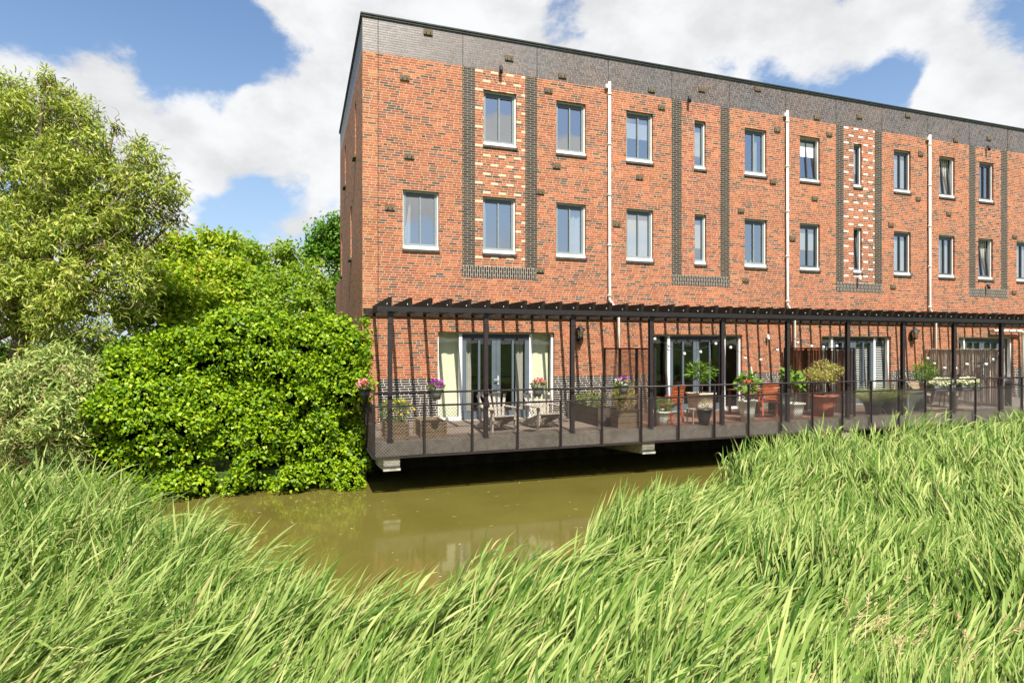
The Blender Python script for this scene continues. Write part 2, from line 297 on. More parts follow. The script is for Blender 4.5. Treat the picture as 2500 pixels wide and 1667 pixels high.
# ------------------------------------------------------------------ mesh helpers
class MB:
    def __init__(s): s.v = []; s.f = []; s.mi = []; s.cur = 0; s.sm = []
    def quad(s, *p, smooth=False):
        n = len(s.v); s.v += [tuple(q) for q in p]; s.f.append(tuple(range(n, n + len(p)))); s.mi.append(s.cur); s.sm.append(smooth); return s
    def box(s, x0, x1, y0, y1, z0, z1, T=None):
        P = [(x0, y0, z0), (x1, y0, z0), (x1, y1, z0), (x0, y1, z0), (x0, y0, z1), (x1, y0, z1), (x1, y1, z1), (x0, y1, z1)]
        if T is not None: P = [tuple(T @ Vector(p)) for p in P]
        return s.hexa(P)
    def hexa(s, P):
        n = len(s.v); s.v += P
        for q in ((0, 3, 2, 1), (4, 5, 6, 7), (0, 1, 5, 4), (1, 2, 6, 5), (2, 3, 7, 6), (3, 0, 4, 7)):
            s.f.append(tuple(n + i for i in q)); s.mi.append(s.cur); s.sm.append(False)
        return s
    def bar(s, a, b, w, h, up=(0, 0, 1)):
        """rectangular bar from a to b, w across, h along up"""
        a, b = Vector(a), Vector(b); d = (b - a).normalized(); u = Vector(up); sd = d.cross(u)
        if sd.length < 1e-4: u = Vector((0, 1, 0)); sd = d.cross(u)
        sd.normalize(); u = sd.cross(d); sd *= w / 2; u = u * (h / 2)
        return s.hexa([tuple(p) for p in (a - sd - u, b - sd - u, b + sd - u, a + sd - u, a - sd + u, b - sd + u, b + sd + u, a + sd + u)])
    def tube(s, pts, r, n=8, cap=True):
        pts = [Vector(p) for p in pts]; rs = r if isinstance(r, (list, tuple)) else [r] * len(pts)
        base = len(s.v); prev = None
        for i, p in enumerate(pts):
            d = (pts[min(i + 1, len(pts) - 1)] - pts[max(i - 1, 0)]).normalized()
            if prev is None:
                prev = d.orthogonal().normalized()
            else:
                prev = (prev - d * prev.dot(d)); prev = prev.normalized() if prev.length > 1e-5 else d.orthogonal().normalized()
            q = d.cross(prev)
            for k in range(n):
                a = 2 * math.pi * k / n; s.v.append(tuple(p + (prev * math.cos(a) + q * math.sin(a)) * rs[i]))
        for i in range(len(pts) - 1):
            for k in range(n):
                a, b = base + i * n + k, base + i * n + (k + 1) % n
                s.f.append((a, b, b + n, a + n)); s.mi.append(s.cur); s.sm.append(True)
        if cap:
            s.f.append(tuple(base + k for k in reversed(range(n)))); s.mi.append(s.cur); s.sm.append(False)
            e = base + (len(pts) - 1) * n; s.f.append(tuple(e + k for k in range(n))); s.mi.append(s.cur); s.sm.append(False)
        return s
    def lathe(s, prof, c=(0, 0, 0), n=24, rib=0., ribn=12, sq=0.):
        base = len(s.v)
        for r, z in prof:
            for k in range(n):
                a = 2 * math.pi * k / n; q = r * (1 + rib * math.cos(a * ribn))
                if sq: q = r / max(abs(math.cos(a)), abs(math.sin(a))) * sq + r * (1 - sq)
                s.v.append((c[0] + q * math.cos(a), c[1] + q * math.sin(a), c[2] + z))
        for i in range(len(prof) - 1):
            for k in range(n):
                a, b = base + i * n + k, base + i * n + (k + 1) % n
                s.f.append((a, b, b + n, a + n)); s.mi.append(s.cur); s.sm.append(True)
        return s
    def ball(s, c, r, n=10, sz=1.):
        pr = [(max(r * math.sin(math.pi * i / 8), 1e-4), -r * math.cos(math.pi * i / 8) * sz) for i in range(9)]
        return s.lathe(pr, c, n)
    def build(s, name, mat, parent=None, loc=(0, 0, 0)):
        me = bpy.data.meshes.new(name); me.from_pydata(s.v, [], s.f)
        for m in (mat if isinstance(mat, (list, tuple)) else [mat]): me.materials.append(M_[m] if isinstance(m, str) else m)
        me.polygons.foreach_set('material_index', s.mi); me.polygons.foreach_set('use_smooth', s.sm); me.update()
        o = bpy.data.objects.new(name, me); COL.objects.link(o); o.location = loc
        if parent is not None: o.parent = parent
        return o
def tag(o, label, cat, group=None, kind=None):
    o['label'] = label; o['category'] = cat
    if group: o['group'] = group
    if kind: o['kind'] = kind
    return o
def thing(name, label, cat, loc=(0, 0, 0), rz=0., group=None):
    o = bpy.data.objects.new(name, None); COL.objects.link(o); o.location = loc; o.rotation_euler = (0, 0, rz); o.empty_display_size = .2
    return tag(o, label, cat, group)
def structure(o): o['kind'] = 'structure'; return o
def np_mesh(name, V, F, mat, parent=None, smooth=False, loc=(0, 0, 0)):
    """V (n,3), F (m,4) quads"""
    me = bpy.data.meshes.new(name); me.vertices.add(len(V)); me.vertices.foreach_set('co', np.asarray(V, np.float32).ravel())
    me.loops.add(F.size); me.loops.foreach_set('vertex_index', F.astype(np.int32).ravel())
    me.polygons.add(len(F)); me.polygons.foreach_set('loop_start', np.arange(0, F.size, 4, dtype=np.int32)); me.polygons.foreach_set('loop_total', np.full(len(F), 4, np.int32))
    if smooth: me.polygons.foreach_set('use_smooth', np.ones(len(F), bool))
    me.materials.append(M_[mat]); me.update(calc_edges=True); me.validate()
    o = bpy.data.objects.new(name, me); COL.objects.link(o); o.location = loc
    if parent is not None: o.parent = parent
    return o
def unit(a): return a / np.maximum(np.linalg.norm(a, axis=-1, keepdims=True), 1e-9)
def strips(C, Sd):
    """ribbons: centres C (n,k,3), half widths Sd (n,k,3) -> verts, quads"""
    n, k = C.shape[:2]; V = np.stack([C - Sd, C + Sd], 2).reshape(-1, 3)
    b = (np.arange(n)[:, None] * k + np.arange(k - 1)[None]) * 2; b = b.ravel()
    return V, np.stack([b, b + 1, b + 3, b + 2], 1)
def leaves(P, D, Nn, L, Wd, prof=(.12, 1, .08), curl=.25):
    """leaf blades from P along D with face normal Nn; prof = half widths at base, middle, tip"""
    n = len(P); k = len(prof); D = unit(D); Sx = unit(np.cross(D, Nn)); Nn = unit(np.cross(Sx, D))
    s = np.linspace(0, 1, k)[None, :, None]
    L = np.broadcast_to(np.asarray(L), (n,))[:, None, None]; Wd = np.broadcast_to(np.asarray(Wd), (n,))[:, None, None]
    c = RNG.uniform(-.3, 1, (n, 1, 1)) * curl
    C = P[:, None] + D[:, None] * s * L - Nn[:, None] * (s ** 2) * c * L
    return strips(C, Sx[:, None] * np.asarray(prof)[None, :, None] * Wd * .5)
def join(parts):
    V = []; F = []; o = 0
    for v, f in parts: V.append(v); F.append(f + o); o += len(v)
    return np.concatenate(V), np.concatenate(F)
def sphere_dirs(n): return unit(RNG.normal(size=(n, 3)))

# ------------------------------------------------------------------ ground, water
D_, DF = 15.7, 12.76            # facade plane and front of the deck
SHORE = [(-40, 10.6), (-8, 10.0), (-3.5, 9.5), (-2.4, 8.9), (-1.15, 7.35), (-.2, 5.95), (.4, 4.75), (1.0, 4.85), (1.7, 5.4), (2.9, 6.3), (4.4, 7.3), (7.5, 8.0), (13, 8.3), (20, 8.6), (60, 9)]
RTOP = [(-8, 1.5), (-2.4, 1.42), (-1.1, 1.15), (0, 1.0), (1.0, .95), (1.9, 1.12), (2.9, 1.15), (4.4, 1.2), (5.2, 1.3), (6, 1.42), (7.5, 1.55), (10, 1.68), (20, 1.78)]
def shore(x): return np.interp(x, [p[0] for p in SHORE], [p[1] for p in SHORE])
def near_ground(x, y):
    t = shore(x) - y
    z = np.where(t < 0, t * .6 - .12, np.where(t < 2.6, t * .14 - .12, .244 + (t - 2.6) * .42))
    z = np.minimum(z, 1.35)
    z = z + np.clip(-y - 2.5, 0, 12) * .33
    return np.maximum(z, -1.6)
def grid_mesh(name, xs, ys, zf, mat):
    X, Y = np.meshgrid(xs, ys, indexing='ij'); Z = zf(X, Y); V = np.stack([X, Y, Z], -1).reshape(-1, 3)
    i, j = np.meshgrid(np.arange(len(xs) - 1), np.arange(len(ys) - 1), indexing='ij'); a = (i * len(ys) + j).ravel(); n = len(ys)
    return np_mesh(name, V, np.stack([a, a + n, a + n + 1, a + 1], 1), mat, smooth=True)
t = NT('bank soil and grass'); M_['bank'] = t.done(t.bsdf(t.ramp(t.noise(2.2, 6, rough=.65), [(.3, (.035, .055, .012)), (.5, (.07, .12, .02)), (.7, (.12, .17, .035))], 'LINEAR'), .95, .2, 0, t.noise(30, 4), .05, .8))
t = NT('murky canal water')
wn = t.M('ADD', t.M('MULTIPLY', t.noise(5, 3), .6), t.M('MULTIPLY', t.noise(26, 3), .4))
wp = t.bsdf(t.ramp(t.noise(.7, 4), [(.3, (.104, .090, .018)), (.7, (.130, .111, .026))], 'LINEAR'), .03, .5, 0, wn, .012, .09)
M_['water'] = t.done(wp)
M_['path'] = plain('pale asphalt path', (.42, .40, .36), .9, .1, 3)
xs = np.concatenate([np.linspace(-400, -30, 12), np.arange(-29, 40, .7), np.linspace(41, 400, 12)])
ys = np.concatenate([np.linspace(-400, -30, 10), np.arange(-29, -3, 1.), np.arange(-3, 10.6, .3)])
g = structure(grid_mesh('grass_bank', xs, ys, near_ground, 'bank')); g['label'] = 'green grassy near bank under the reeds'
mb = MB()
for i in range(40):
    x0, x1 = -60 + i * 3., -57 + i * 3.
    f = lambda x, y: (x, y, float(near_ground(np.array(x), np.array(y))) + .03)
    mb.quad(f(x0, -9.6), f(x1, -9.6), f(x1, -8.4), f(x0, -8.4))
structure(mb.build('path', 'path'))
mb = MB(); mb.quad((-400, -2, 0), (400, -2, 0), (400, 400, 0), (-400, 400, 0)); structure(mb.build('water', 'water'))
mb = MB(); mb.quad((-400, -10, -1.7), (400, -10, -1.7), (400, 400, -1.7), (-400, 400, -1.7)); structure(mb.build('canal_bed', 'bank'))
M_['lawn'] = M_['bank']
mb = MB()
mb.box(-8.3, 1.44, 14.35, 60, -1.5, .42); mb.box(1.44, 45, 25, 60, -1.5, .42)
mb.box(-30, -8.3, 24, 60, -1.5, .42); structure(mb.build('far_ground', 'bank'))
mb = MB(); mb.box(-900, 900, 62, 1500, -1.5, .5); structure(mb.build('far_meadow', 'bank'))

nf = 90; fx = RNG.uniform(-1.5, 7.5, nf); fy = RNG.uniform(7.2, 13.8, nf); P = np.stack([fx, fy, np.full(nf, .004)], 1); a = RNG.uniform(0, 6.283, nf)
V, F = leaves(P, np.stack([np.cos(a), np.sin(a), np.zeros(nf)], 1), np.tile((0., 0, 1), (nf, 1)), RNG.uniform(.03, .11, nf), RNG.uniform(.012, .03, nf), (.3, 1, .1), 0); M_['litter'] = leaf_mat('floating leaf', [(0, (.25, .2, .08)), (1, (.5, .45, .25))], .1)
tag(np_mesh('floating_leaf', V, F, 'litter'), 'small leaves and reed scraps floating on the canal', 'floating leaves', kind='stuff')
# ------------------------------------------------------------------ terraced houses
ZB, ZT = -1.0, 11.50          # wall foot under water, wall top
F2, F1 = (8.56, 10.04), (5.65, 7.18)
def wallgrid(mbs, x0, x1, z0, z1, holes, regions, default, fmap, depth=.1, revealkey=None):
    """front skin with openings; every cell goes to the mesh of its region; reveals run inwards"""
    X = {x0, x1}; Z = {z0, z1}
    for h in holes: X |= {h[0], h[1]}; Z |= {h[2], h[3]}
    for r in regions: X |= {r[0], r[1]}; Z |= {r[2], r[3]}
    X = sorted(x for x in X if x0 <= x <= x1); Z = sorted(z for z in Z if z0 <= z <= z1)
    def reg(x, z):
        for r in regions:
            if r[0] < x < r[1] and r[2] < z < r[3]: return r[4]
        return default
    def hole(x, z): return any(h[0] < x < h[1] and h[2] < z < h[3] for h in holes)
    for i in range(len(X) - 1):
        for j in range(len(Z) - 1):
            xm, zm = (X[i] + X[i + 1]) / 2, (Z[j] + Z[j + 1]) / 2
            if hole(xm, zm): continue
            mbs.setdefault(reg(xm, zm), MB()).quad(fmap(X[i], Z[j], 0), fmap(X[i + 1], Z[j], 0), fmap(X[i + 1], Z[j + 1], 0), fmap(X[i], Z[j + 1], 0))
    for a, b, c, d in holes:
        m = mbs.setdefault(revealkey or default, MB()); q = depth
        m.quad(fmap(a, c, 0), fmap(a, d, 0), fmap(a, d, q), fmap(a, c, q)); m.quad(fmap(b, d, 0), fmap(b, c, 0), fmap(b, c, q), fmap(b, d, q))
        m.quad(fmap(a, d, 0), fmap(b, d, 0), fmap(b, d, q), fmap(a, d, q)); m.quad(fmap(b, c, 0), fmap(a, c, 0), fmap(a, c, q), fmap(b, c, q))
front = lambda u, z, d: (u, D_ + d, z)

def curtain_mb(x0, x1, z0, z1, y, waves=5, amp=.025, sx=0.):
    m = MB(); n = waves * 8
    for i in range(n):
        a, b = i / n, (i + 1) / n; ya, yb = y + amp * math.sin(a * waves * 6.283), y + amp * math.sin(b * waves * 6.283)
        xa, xb = x0 + a * (x1 - x0), x0 + b * (x1 - x0)
        m.quad((xa, ya, z0), (xb, yb, z0), (xb + sx * (1 - b), yb, z1), (xa + sx * (1 - a), ya, z1), smooth=True)
    return m
def window(house, x0, x1, z0, z1, narrow=False, inside=None, tilt=0., dark=False):
    y = D_ + .075
    fr = MB()
    fr.cur = 0; fr.box(x0, x0 + .022, y, y + .10, z0 + .085, z1 - .05); fr.box(x1 - .03, x1, y, y + .10, z0 + .085, z1 - .05)
    fr.box(x0, x1, D_ + .022, y + .10, z0, z0 + .085)
    fr.cur = 1; fr.box(x0, x1, y - .004, y + .10, z1 - .05, z1)
    w = fr.build('window', ['white', 'cream'], house)
    a, b, c, d = x0 + .022, x1 - .03, z0 + .085, z1 - .05
    T = None
    if tilt: T = Matrix.Translation((0, y + .05, c)) @ Matrix.Rotation(-R(tilt), 4, 'X') @ Matrix.Translation((0, -y - .05, -c))
    sm = MB(); ys, ye = y + .022, y + .09
    sw = .062 if not narrow else .05
    for q in ((a + .001, a + sw, c, d), (b - sw, b - .001, c, d), (a + sw, b - sw, c, c + .075)): sm.box(q[0], q[1], ys, ye, q[2], q[3], T)
    sm.cur = 1; sm.box(a + sw, b - sw, ys, ye, d - .10, d, T)  # top rail in the dark tone: shadow under the lintel painted in
    if not narrow:
        sm.cur = 0; mx = (a + b) / 2; sm.box(mx - .018, mx + .018, ys - .004, ye, c + .075, d - .10, T)
    sm.build('sash', ['sashdark' if dark else 'sash', 'sashdark'], w)
    gm = MB(); P = [(a + sw - .01, y + .06, c + .06), (b - sw + .01, y + .06, c + .06), (b - sw + .01, y + .06, d - .09), (a + sw - .01, y + .06, d - .09)]
    if T: P = [tuple(T @ Vector(p)) for p in P]
    gm.quad(*P); gm.build('pane', 'glass', w)
    MB().box(x0 - .015, x1 + .03, D_ - .035, D_ + .1, z0 - .068, z0 - .003).build('window_sill', 'sill', w)
    h = z1 - z0; yi = y + .115
    if inside:
        for it in inside:
            k = it[0]
            if k == 'blind': MB().box(a, b, yi, yi + .01, z1 - h * it[1], z1).build('roller_blind', 'blind', w)
            elif k == 'cur': curtain_mb(a + (b - a) * it[1], a + (b - a) * it[2], z0, z1, yi + .04, max(2, int((it[2] - it[1]) * 7)), .02, it[4] if len(it) > 4 else 0).build('curtain', it[3], w)
            elif k == 'card':
                MB().box(a + (b - a) * it[1], a + (b - a) * it[2], yi - .012, yi - .006, z0 + .09, z0 + .24).build('paper_card', 'blind', w)
    return w
def venetian(x0, x1, z0, z1, y):
    m = MB(); n = int((z1 - z0) / .062)
    for i in range(n):
        z = z0 + (i + .5) * .062; m.quad((x0, y - .016, z - .008), (x1, y - .016, z - .008), (x1, y + .016, z + .010), (x0, y + .016, z + .010))
    return m
def patio(house, x0, d0, d1, x1, zt, mode):
    """glazed front: side light, double door d0..d1, side light"""
    y = D_ + .09; zb = 1.175
    f = MB()
    for a, b in ((x0, x0 + .04), (d0 - .085, d0), (d1, d1 + .085), (x1 - .06, x1)): f.box(a, b, y, y + .1, zb, zt - .05)
    f.box(x0 + .04, d0 - .085, y + .002, y + .1, zb, zb + .07); f.box(d1 + .085, x1 - .06, y + .002, y + .1, zb, zb + .07)
    f.cur = 1; f.box(x0, x1, y - .004, y + .1, zt - .05, zt)
    w = f.build('patio_door', ['white', 'cream'], house)
    for a, b in ((x0 + .04, d0 - .085), (d1 + .085, x1 - .06)):
        MB().quad((a, y + .05, zb + .07), (b, y + .05, zb + .07), (b, y + .05, zt - .05), (a, y + .05, zt - .05)).build('side_light', 'doorglass', w)
        if mode == 'curtain': curtain_mb(a - .02, b + .05, zb + .02, zt, y + .30, 2, .012).build('curtain', 'cream_curtain', w)
        if mode == 'venetian': venetian(a, b, zb + .1, zt - .08, y + .16).build('venetian_blind', 'blind', w)
    mid = (d0 + d1) / 2
    for a, b, hs in ((d0, mid - .004, 1), (mid + .004, d1, -1)):
        lf = MB(); ya, yb = y + .02, y + .085
        st = .12
        lf.cur = 1; lf.box(a, b, ya, yb, zt - .22, zt - .052)  # leaf top rail painted darker for the shade at the door head
        lf.cur = 0; lf.box(a, a + st, ya, yb, zb + .005, zt - .22); lf.box(b - st, b, ya, yb, zb + .005, zt - .22); lf.box(a + st, b - st, ya, yb, zb + .005, zb + .20)
        lf.box((a + b) / 2 - .03, (a + b) / 2 + .03, ya - .003, yb, zb + .20, zt - .22)
        o = lf.build('door_leaf', ['door', 'doorshade'], w)
        MB().quad((a + st, y + .06, zb + .2), (b - st, y + .06, zb + .2), (b - st, y + .06, zt - .22), (a + st, y + .06, zt - .22)).build('door_pane', 'doorglass', w)
        if mode == 'venetian': venetian(a + st, b - st, zb + .25, zt - .25, y + .16).build('venetian_blind', 'blind', w)
        if mode == 'curtain': curtain_mb(a + st - .02 if hs == 1 else b - st - .2, a + st + .2 if hs == 1 else b - st + .02, zb + .2, zt - .2, y + .25, 2, .02).build('curtain', 'grey_curtain', w)
    h = MB(); h.box(mid + .03, mid + .07, y - .005, y + .02, zb + .92, zb + 1.16); h.bar((mid + .05, y - .05, zb + 1.06), (mid - .08, y - .05, zb + 1.06), .02, .02); h.bar((mid + .05, y - .05, zb + 1.06), (mid + .05, y, zb + 1.06), .02, .02, (1, 0, 0))
    h.build('door_handle', 'bolt', w)
    MB().box(x0 - .02, x1 + .03, D_ - .05, D_ + .19, zb - .06, zb - .002).build('threshold', 'concl', w)
    return w
nb = MB(); nb.box(-.12, .12, -.035, .02, -.065, .065); nb.cur = 1
for dx in (-.055, .055): nb.box(dx - .014, dx + .014, -.0365, -.03, -.055, -.01)
NEST = nb.build('nest_box', ['vent', 'slot'])
nest_used = False
def nest(house, x, z):
    global nest_used
    o = NEST if not nest_used else NEST.copy()
    if nest_used: COL.objects.link(o)
    nest_used = True; o.location = (x, D_ - .001, z); o.parent = house
def spotlight(house, x, z, mat='black'):
    m = MB(); m.tube([(x, D_ - .001, z + .03), (x, D_ - .10, z + .06)], .018, 6); m.tube([(x, D_ - .10, z + .09), (x, D_ - .12, z - .10)], .045, 10); m.build('wall_spotlight', mat, house)
def drainpipe(house, x, ztop, zel=4.46, low=True, shift=.29):
    m = MB(); y = D_ - .075
    m.tube([(x, y, ztop), (x, y, zel + .02), (x + .05, y, zel - .05), (x + shift - .05, y, zel - .30), (x + shift, y, zel - .38), (x + shift, y, 1.2)], .043, 12)
    for z in np.arange(ztop - .35, zel, -1.45): m.tube([(x, y, z - .03), (x, y, z + .03)], .057, 12)
    m.box(x - .13, x - .02, y - .02, D_ + .0, ztop - .18, ztop - .08)
    m.build('drainpipe', 'pipe', house)
def lantern(house, x, z):
    m = MB(); y = D_
    m.cur = 0; m.box(x - .035, x + .035, y - .02, y, z - .18, z + .02); m.tube([(x, y - .02, z - .12), (x, y - .10, z - .16), (x, y - .15, z - .10)], .012, 6)
    for k in range(4):
        a = math.pi / 4 + k * math.pi / 2; m.bar((x + .07 * math.cos(a), y - .15 + .07 * math.sin(a), z - .08), (x + .10 * math.cos(a), y - .15 + .10 * math.sin(a), z + .14), .012, .012)
    m.lathe([(.16, .14), (.13, .19), (.05, .25), (.02, .29), (.012, .33)], (x, y - .15, z), 12); m.lathe([(.02, -.13), (.08, -.09), (.08, -.07)], (x, y - .15, z), 8)
    m.cur = 1
    for k in range(4):
        a = math.pi / 4 + k * math.pi / 2; b = a + math.pi / 2
        m.quad((x + .066 * math.cos(a), y - .15 + .066 * math.sin(a), z - .07), (x + .066 * math.cos(b), y - .15 + .066 * math.sin(b), z - .07), (x + .096 * math.cos(b), y - .15 + .096 * math.sin(b), z + .14), (x + .096 * math.cos(a), y - .15 + .096 * math.sin(a), z + .14))
    m.build('wall_lantern', ['black', 'glass'], house)

BACK = 24.75
HS = [
 dict(x=(1.48, 8.42), pil=(4.07, 4.42, 5.855, 6.205), patio=(3.41, 4.09, 6.01, 6.725, 3.52, 'curtain'),
      w2=[(4.66, 5.60, 0, None, 0), (6.785, 7.70, 0, None, 0)],
      w1=[(2.495, 3.432, 0, [('cur', 0, .24, 'curtain', .22)], 0), (4.64, 5.573, 0, [('cur', 0, .14, 'curtain')], 0), (6.785, 7.70, 0, [('cur', .55, .95, 'curtain')], 0)],
      pipe=(8.42, 10.75), label='corner terraced house whose upper windows stand in a panel of pale yellow bricks'),
 dict(x=(8.42, 14.87), pil=(10.56, 10.91, 12.328, 12.667), patio=(9.87, 10.56, 12.50, 13.15, 3.50, 'none'),
      w2=[(9.01, 9.91, 0, [('blind', .50)], 0), (11.371, 11.782, 1, [('blind', .70)], 0), (13.245, 14.095, 0, [('cur', 0, .16, 'curtain'), ('cur', .62, .8, 'curtain')], 0)],
      w1=[(9.02, 9.92, 0, [('blind', .94)], 0), (11.38, 11.797, 1, [('blind', .66)], 0), (13.245, 14.11, 0, [('card', .02, .25), ('card', .42, .6)], 0)],
      pipe=(14.87, 10.74), label='terraced house with dark red accent bricks between the two white drainpipes nearest the corner'),
 dict(x=(14.87, 21.28), pil=(16.994, 17.325, 18.722, 19.064), patio=(16.384, 16.958, 18.79, 19.497, 3.485, 'venetian'),
      w2=[(15.458, 16.295, 0, [('blind', .42)], 4, 1), (17.773, 18.142, 1, [('blind', .66)], 0, 1), (19.63, 20.44, 0, [('blind', .88)], 0, 1)],
      w1=[(15.458, 16.295, 0, [('blind', .55)], 0, 1), (17.773, 18.142, 1, None, 5, 1), (19.63, 20.44, 0, [('blind', .97)], 0, 1)],
      pipe=(21.28, 10.69), label='terraced house with bright white accent bricks around two slit windows'),
 dict(x=(21.28, 27.8), pil=(23.40, 23.75, 25.152, 25.51), patio=(22.85, 23.31, 25.20, 25.85, 3.483, 'venetian'),
      w2=[(21.855, 22.655, 0, [('cur', 0, 1, 'grey_curtain')], 6, 1), (23.955, 24.735, 0, None, 0, 1)],
      w1=[(21.83, 22.65, 0, [('cur', 0, 1, 'curtain')], 0, 1), (23.90, 24.70, 0, [('cur', 0, 1, 'grey_curtain')], 6, 1), (26.03, 26.9, 0, [('blind', .97)], 0, 1)],
      pipe=None, label='terraced house at the right end of the row with black accent bricks in its panel'),
]
NESTS = [(3.149, 11.318), (2.541, 10.043), (5.382, 10.992), (6.968, 10.743), (6.546, 10.27), (2.658, 8.039), (2.165, 6.68), (6.793, 8.19), (6.30, 7.43), (6.30, 5.25), (9.862, 10.745), (11.632, 11.006), (13.75, 11.318), (10.203, 10.276), (14.52, 10.11), (16.164, 10.704), (9.45, 8.121), (8.682, 6.687), (13.098, 7.411), (14.347, 8.425), (13.276, 5.238), (15.137, 6.64), (16.068, 8.027), (18.025, 10.969), (20.291, 11.287), (22.698, 10.686), (24.471, 10.953), (16.691, 10.222), (20.791, 8.39), (20.912, 9.99), (19.482, 7.373), (22.333, 7.971), (25.904, 7.354), (19.58, 5.222), (25.869, 5.206), (2.573, 1.683), (7.57, 1.683)]
houses = []
for hi, h in enumerate(HS):
    x0, x1 = h['x']; H = thing('terraced_house', h['label'], 'house', (0, 0, 0), 0, 'terraced houses in the brick row'); houses.append(H)
    p = h['pil']; pt = h['patio']; pk = 'panel%d' % hi
    holes = [(w[0], w[1], F2[0], F2[1]) for w in h['w2']] + [(w[0], w[1], F1[0], F1[1]) for w in h['w1']] + [(pt[0], pt[3], 1.17, pt[4])]
    regs = [(x0, x1, ZB, 1.12, 'found'), (x0, x1, 1.12, 2.296, 'plinth'), (x0, x1, 10.59, ZT, 'band'), (p[0], p[1], 5.30, 10.59, 'pil'), (p[2], p[3], 5.30, 10.59, 'pil2'), (p[0], p[3], 4.98, 5.30, 'sold'), (p[1], p[2], 5.30, 10.59, pk)]
    if hi == 0: regs = [(x0, 1.867, 10.59, ZT, 'band')] + regs[:1] + [(x0, 1.867, 1.12, 10.59, 'corner')] + regs[1:]
    mbs = {}
    wallgrid(mbs, x0, x1, ZB, ZT, holes, regs, 'brick', front, .12)
    NM = dict(brick='wall', back='back_wall', found='foundation', plinth='plinth', band='parapet', pil='pilaster', pil2='pilaster', sold='base_course', corner='corner_pier'); NM[pk] = 'patterned_panel'
    # inner rooms (dark), back, party walls and roof
    rm = MB()
    for z in (1.16, 4.2, 7.35, 10.35): rm.box(x0 + .15, x1 - .15, D_ + .22, D_ + 5, z - .08, z)
    rm.box(x0 + .15, x1 - .15, D_ + 5, D_ + 5.1, ZB, ZT - .3)
    for xx in (x0 + .05, x1 - .15): rm.box(xx, xx + .1, D_ + .22, D_ + 5, ZB, ZT - .3)
    rm.build('room_shell', 'room', H)
    b = mbs['back'] = MB()
    b.quad((x0, BACK, ZB), (x0, BACK, ZT), (x1, BACK, ZT), (x1, BACK, ZB))
    if hi: b.quad((x0 + .002, D_ + .05, ZB), (x0 + .002, BACK, ZB), (x0 + .002, BACK, ZT), (x0 + .002, D_ + .05, ZT))
    if hi == 3: b.quad((x1, D_, ZB), (x1, D_, ZT), (x1, BACK, ZT), (x1, BACK, ZB))
    for k, m in mbs.items(): m.build(NM[k], {'pil2': 'pil', 'back': 'brick'}.get(k, k), H)
    # expansion joints
    jm = MB()
    for jx in {0: (1.867, 4.085, 6.204), 1: (10.563, 12.666), 2: (16.994, 19.064), 3: (23.409, 25.52)}[hi]:
        jm.box(jx - .007, jx + .007, D_ - .003, D_ + .02, 10.59 if jx > 2 else 1.2, ZT)
    if hi: jm.box(x0 - .007, x0 + .007, D_ - .003, D_ + .02, 4.6, ZT)
    jm.build('expansion_joint', 'slot', H)
    e = MB(); e.box(x0 - (.05 if hi == 0 else 0), x1, D_ - .05, D_ + .25, ZT, ZT + .035); e.box(x0 - (.03 if hi == 0 else 0), x1, D_ - .03, D_ + .2, ZT - .05, ZT)
    if hi == 0: e.box(x0 - .05, x0 + .25, D_ + .25, BACK, ZT, ZT + .035); e.box(x0 - .03, x0 + .2, D_ + .2, BACK, ZT - .05, ZT)
    e.build('roof_edge', 'roofedge', H)
    MB().box(x0 + .2, x1, D_ + .25, BACK - .1, ZT - .32, ZT - .22).build('roof', 'conc', H)
    for w in h['w2']: window(H, w[0], w[1], F2[0], F2[1], bool(w[2]), w[3], w[4], len(w) > 5)
    for w in h['w1']: window(H, w[0], w[1], F1[0], F1[1], bool(w[2]), w[3], w[4], len(w) > 5)
    patio(H, *pt)
    if h['pipe']: drainpipe(H, *h['pipe'])
    for x, z in NESTS:
        if x0 < x < x1: nest(H, x, z)
spotlight(houses[0], 5.12, 10.60); spotlight(houses[1], 11.12, 10.61); spotlight(houses[3], 24.31, 10.55); spotlight(houses[2], 17.93, 5.45, 'white'); spotlight(houses[3], 24.29, 5.38)
lantern(houses[0], 7.45, 3.44); lantern(houses[2], 20.45, 3.50)
# lamp by the second house, white
m = MB(); m.box(14.05, 14.12, D_ - .10, D_, 3.40, 3.52); m.box(14.06, 14.11, D_ - .13, D_ - .10, 3.36, 3.44); m.build('wall_spotlight', 'white', houses[1])
# end wall of the corner house with slit windows
mbs = {}; endw = lambda u, z, d: (1.48 + d, u, z)
eh = [(17.55, 17.95, 8.5, 10.06), (21.6, 22.1, 8.68, 10.1), (19.1, 19.6, 5.83, 7.45), (23.6, 24.1, 5.8, 7.4)]
wallgrid(mbs, D_, BACK, ZB, ZT, eh, [(D_, BACK, 10.59, ZT, 'band'), (D_, BACK, ZB, 1.12, 'found')], 'brick', endw, .12)
for k, m in mbs.items(): m.build({'brick': 'end_wall', 'band': 'parapet', 'found': 'foundation'}[k], k, houses[0])
for a, b, c, d in eh:
    m = MB(); m.box(1.56, 1.66, a, a + .04, c, d); m.box(1.56, 1.66, b - .04, b, c, d); m.box(1.56, 1.66, a + .04, b - .04, d - .05, d); m.box(1.51, 1.66, a + .04, b - .04, c, c + .08)
    w = m.build('window', 'white', houses[0]); MB().quad((1.62, a, c), (1.62, b, c), (1.62, b, d), (1.62, a, d)).build('pane', 'glass', w)
    MB().box(1.40, 1.57, a - .03, b + .03, c - .07, c - .003).build('window_sill', 'sill', w)
m = MB(); m.box(1.50, 6, BACK + .003, 28.4, .3, 5.85); m.build('annex', 'brick', houses[0])
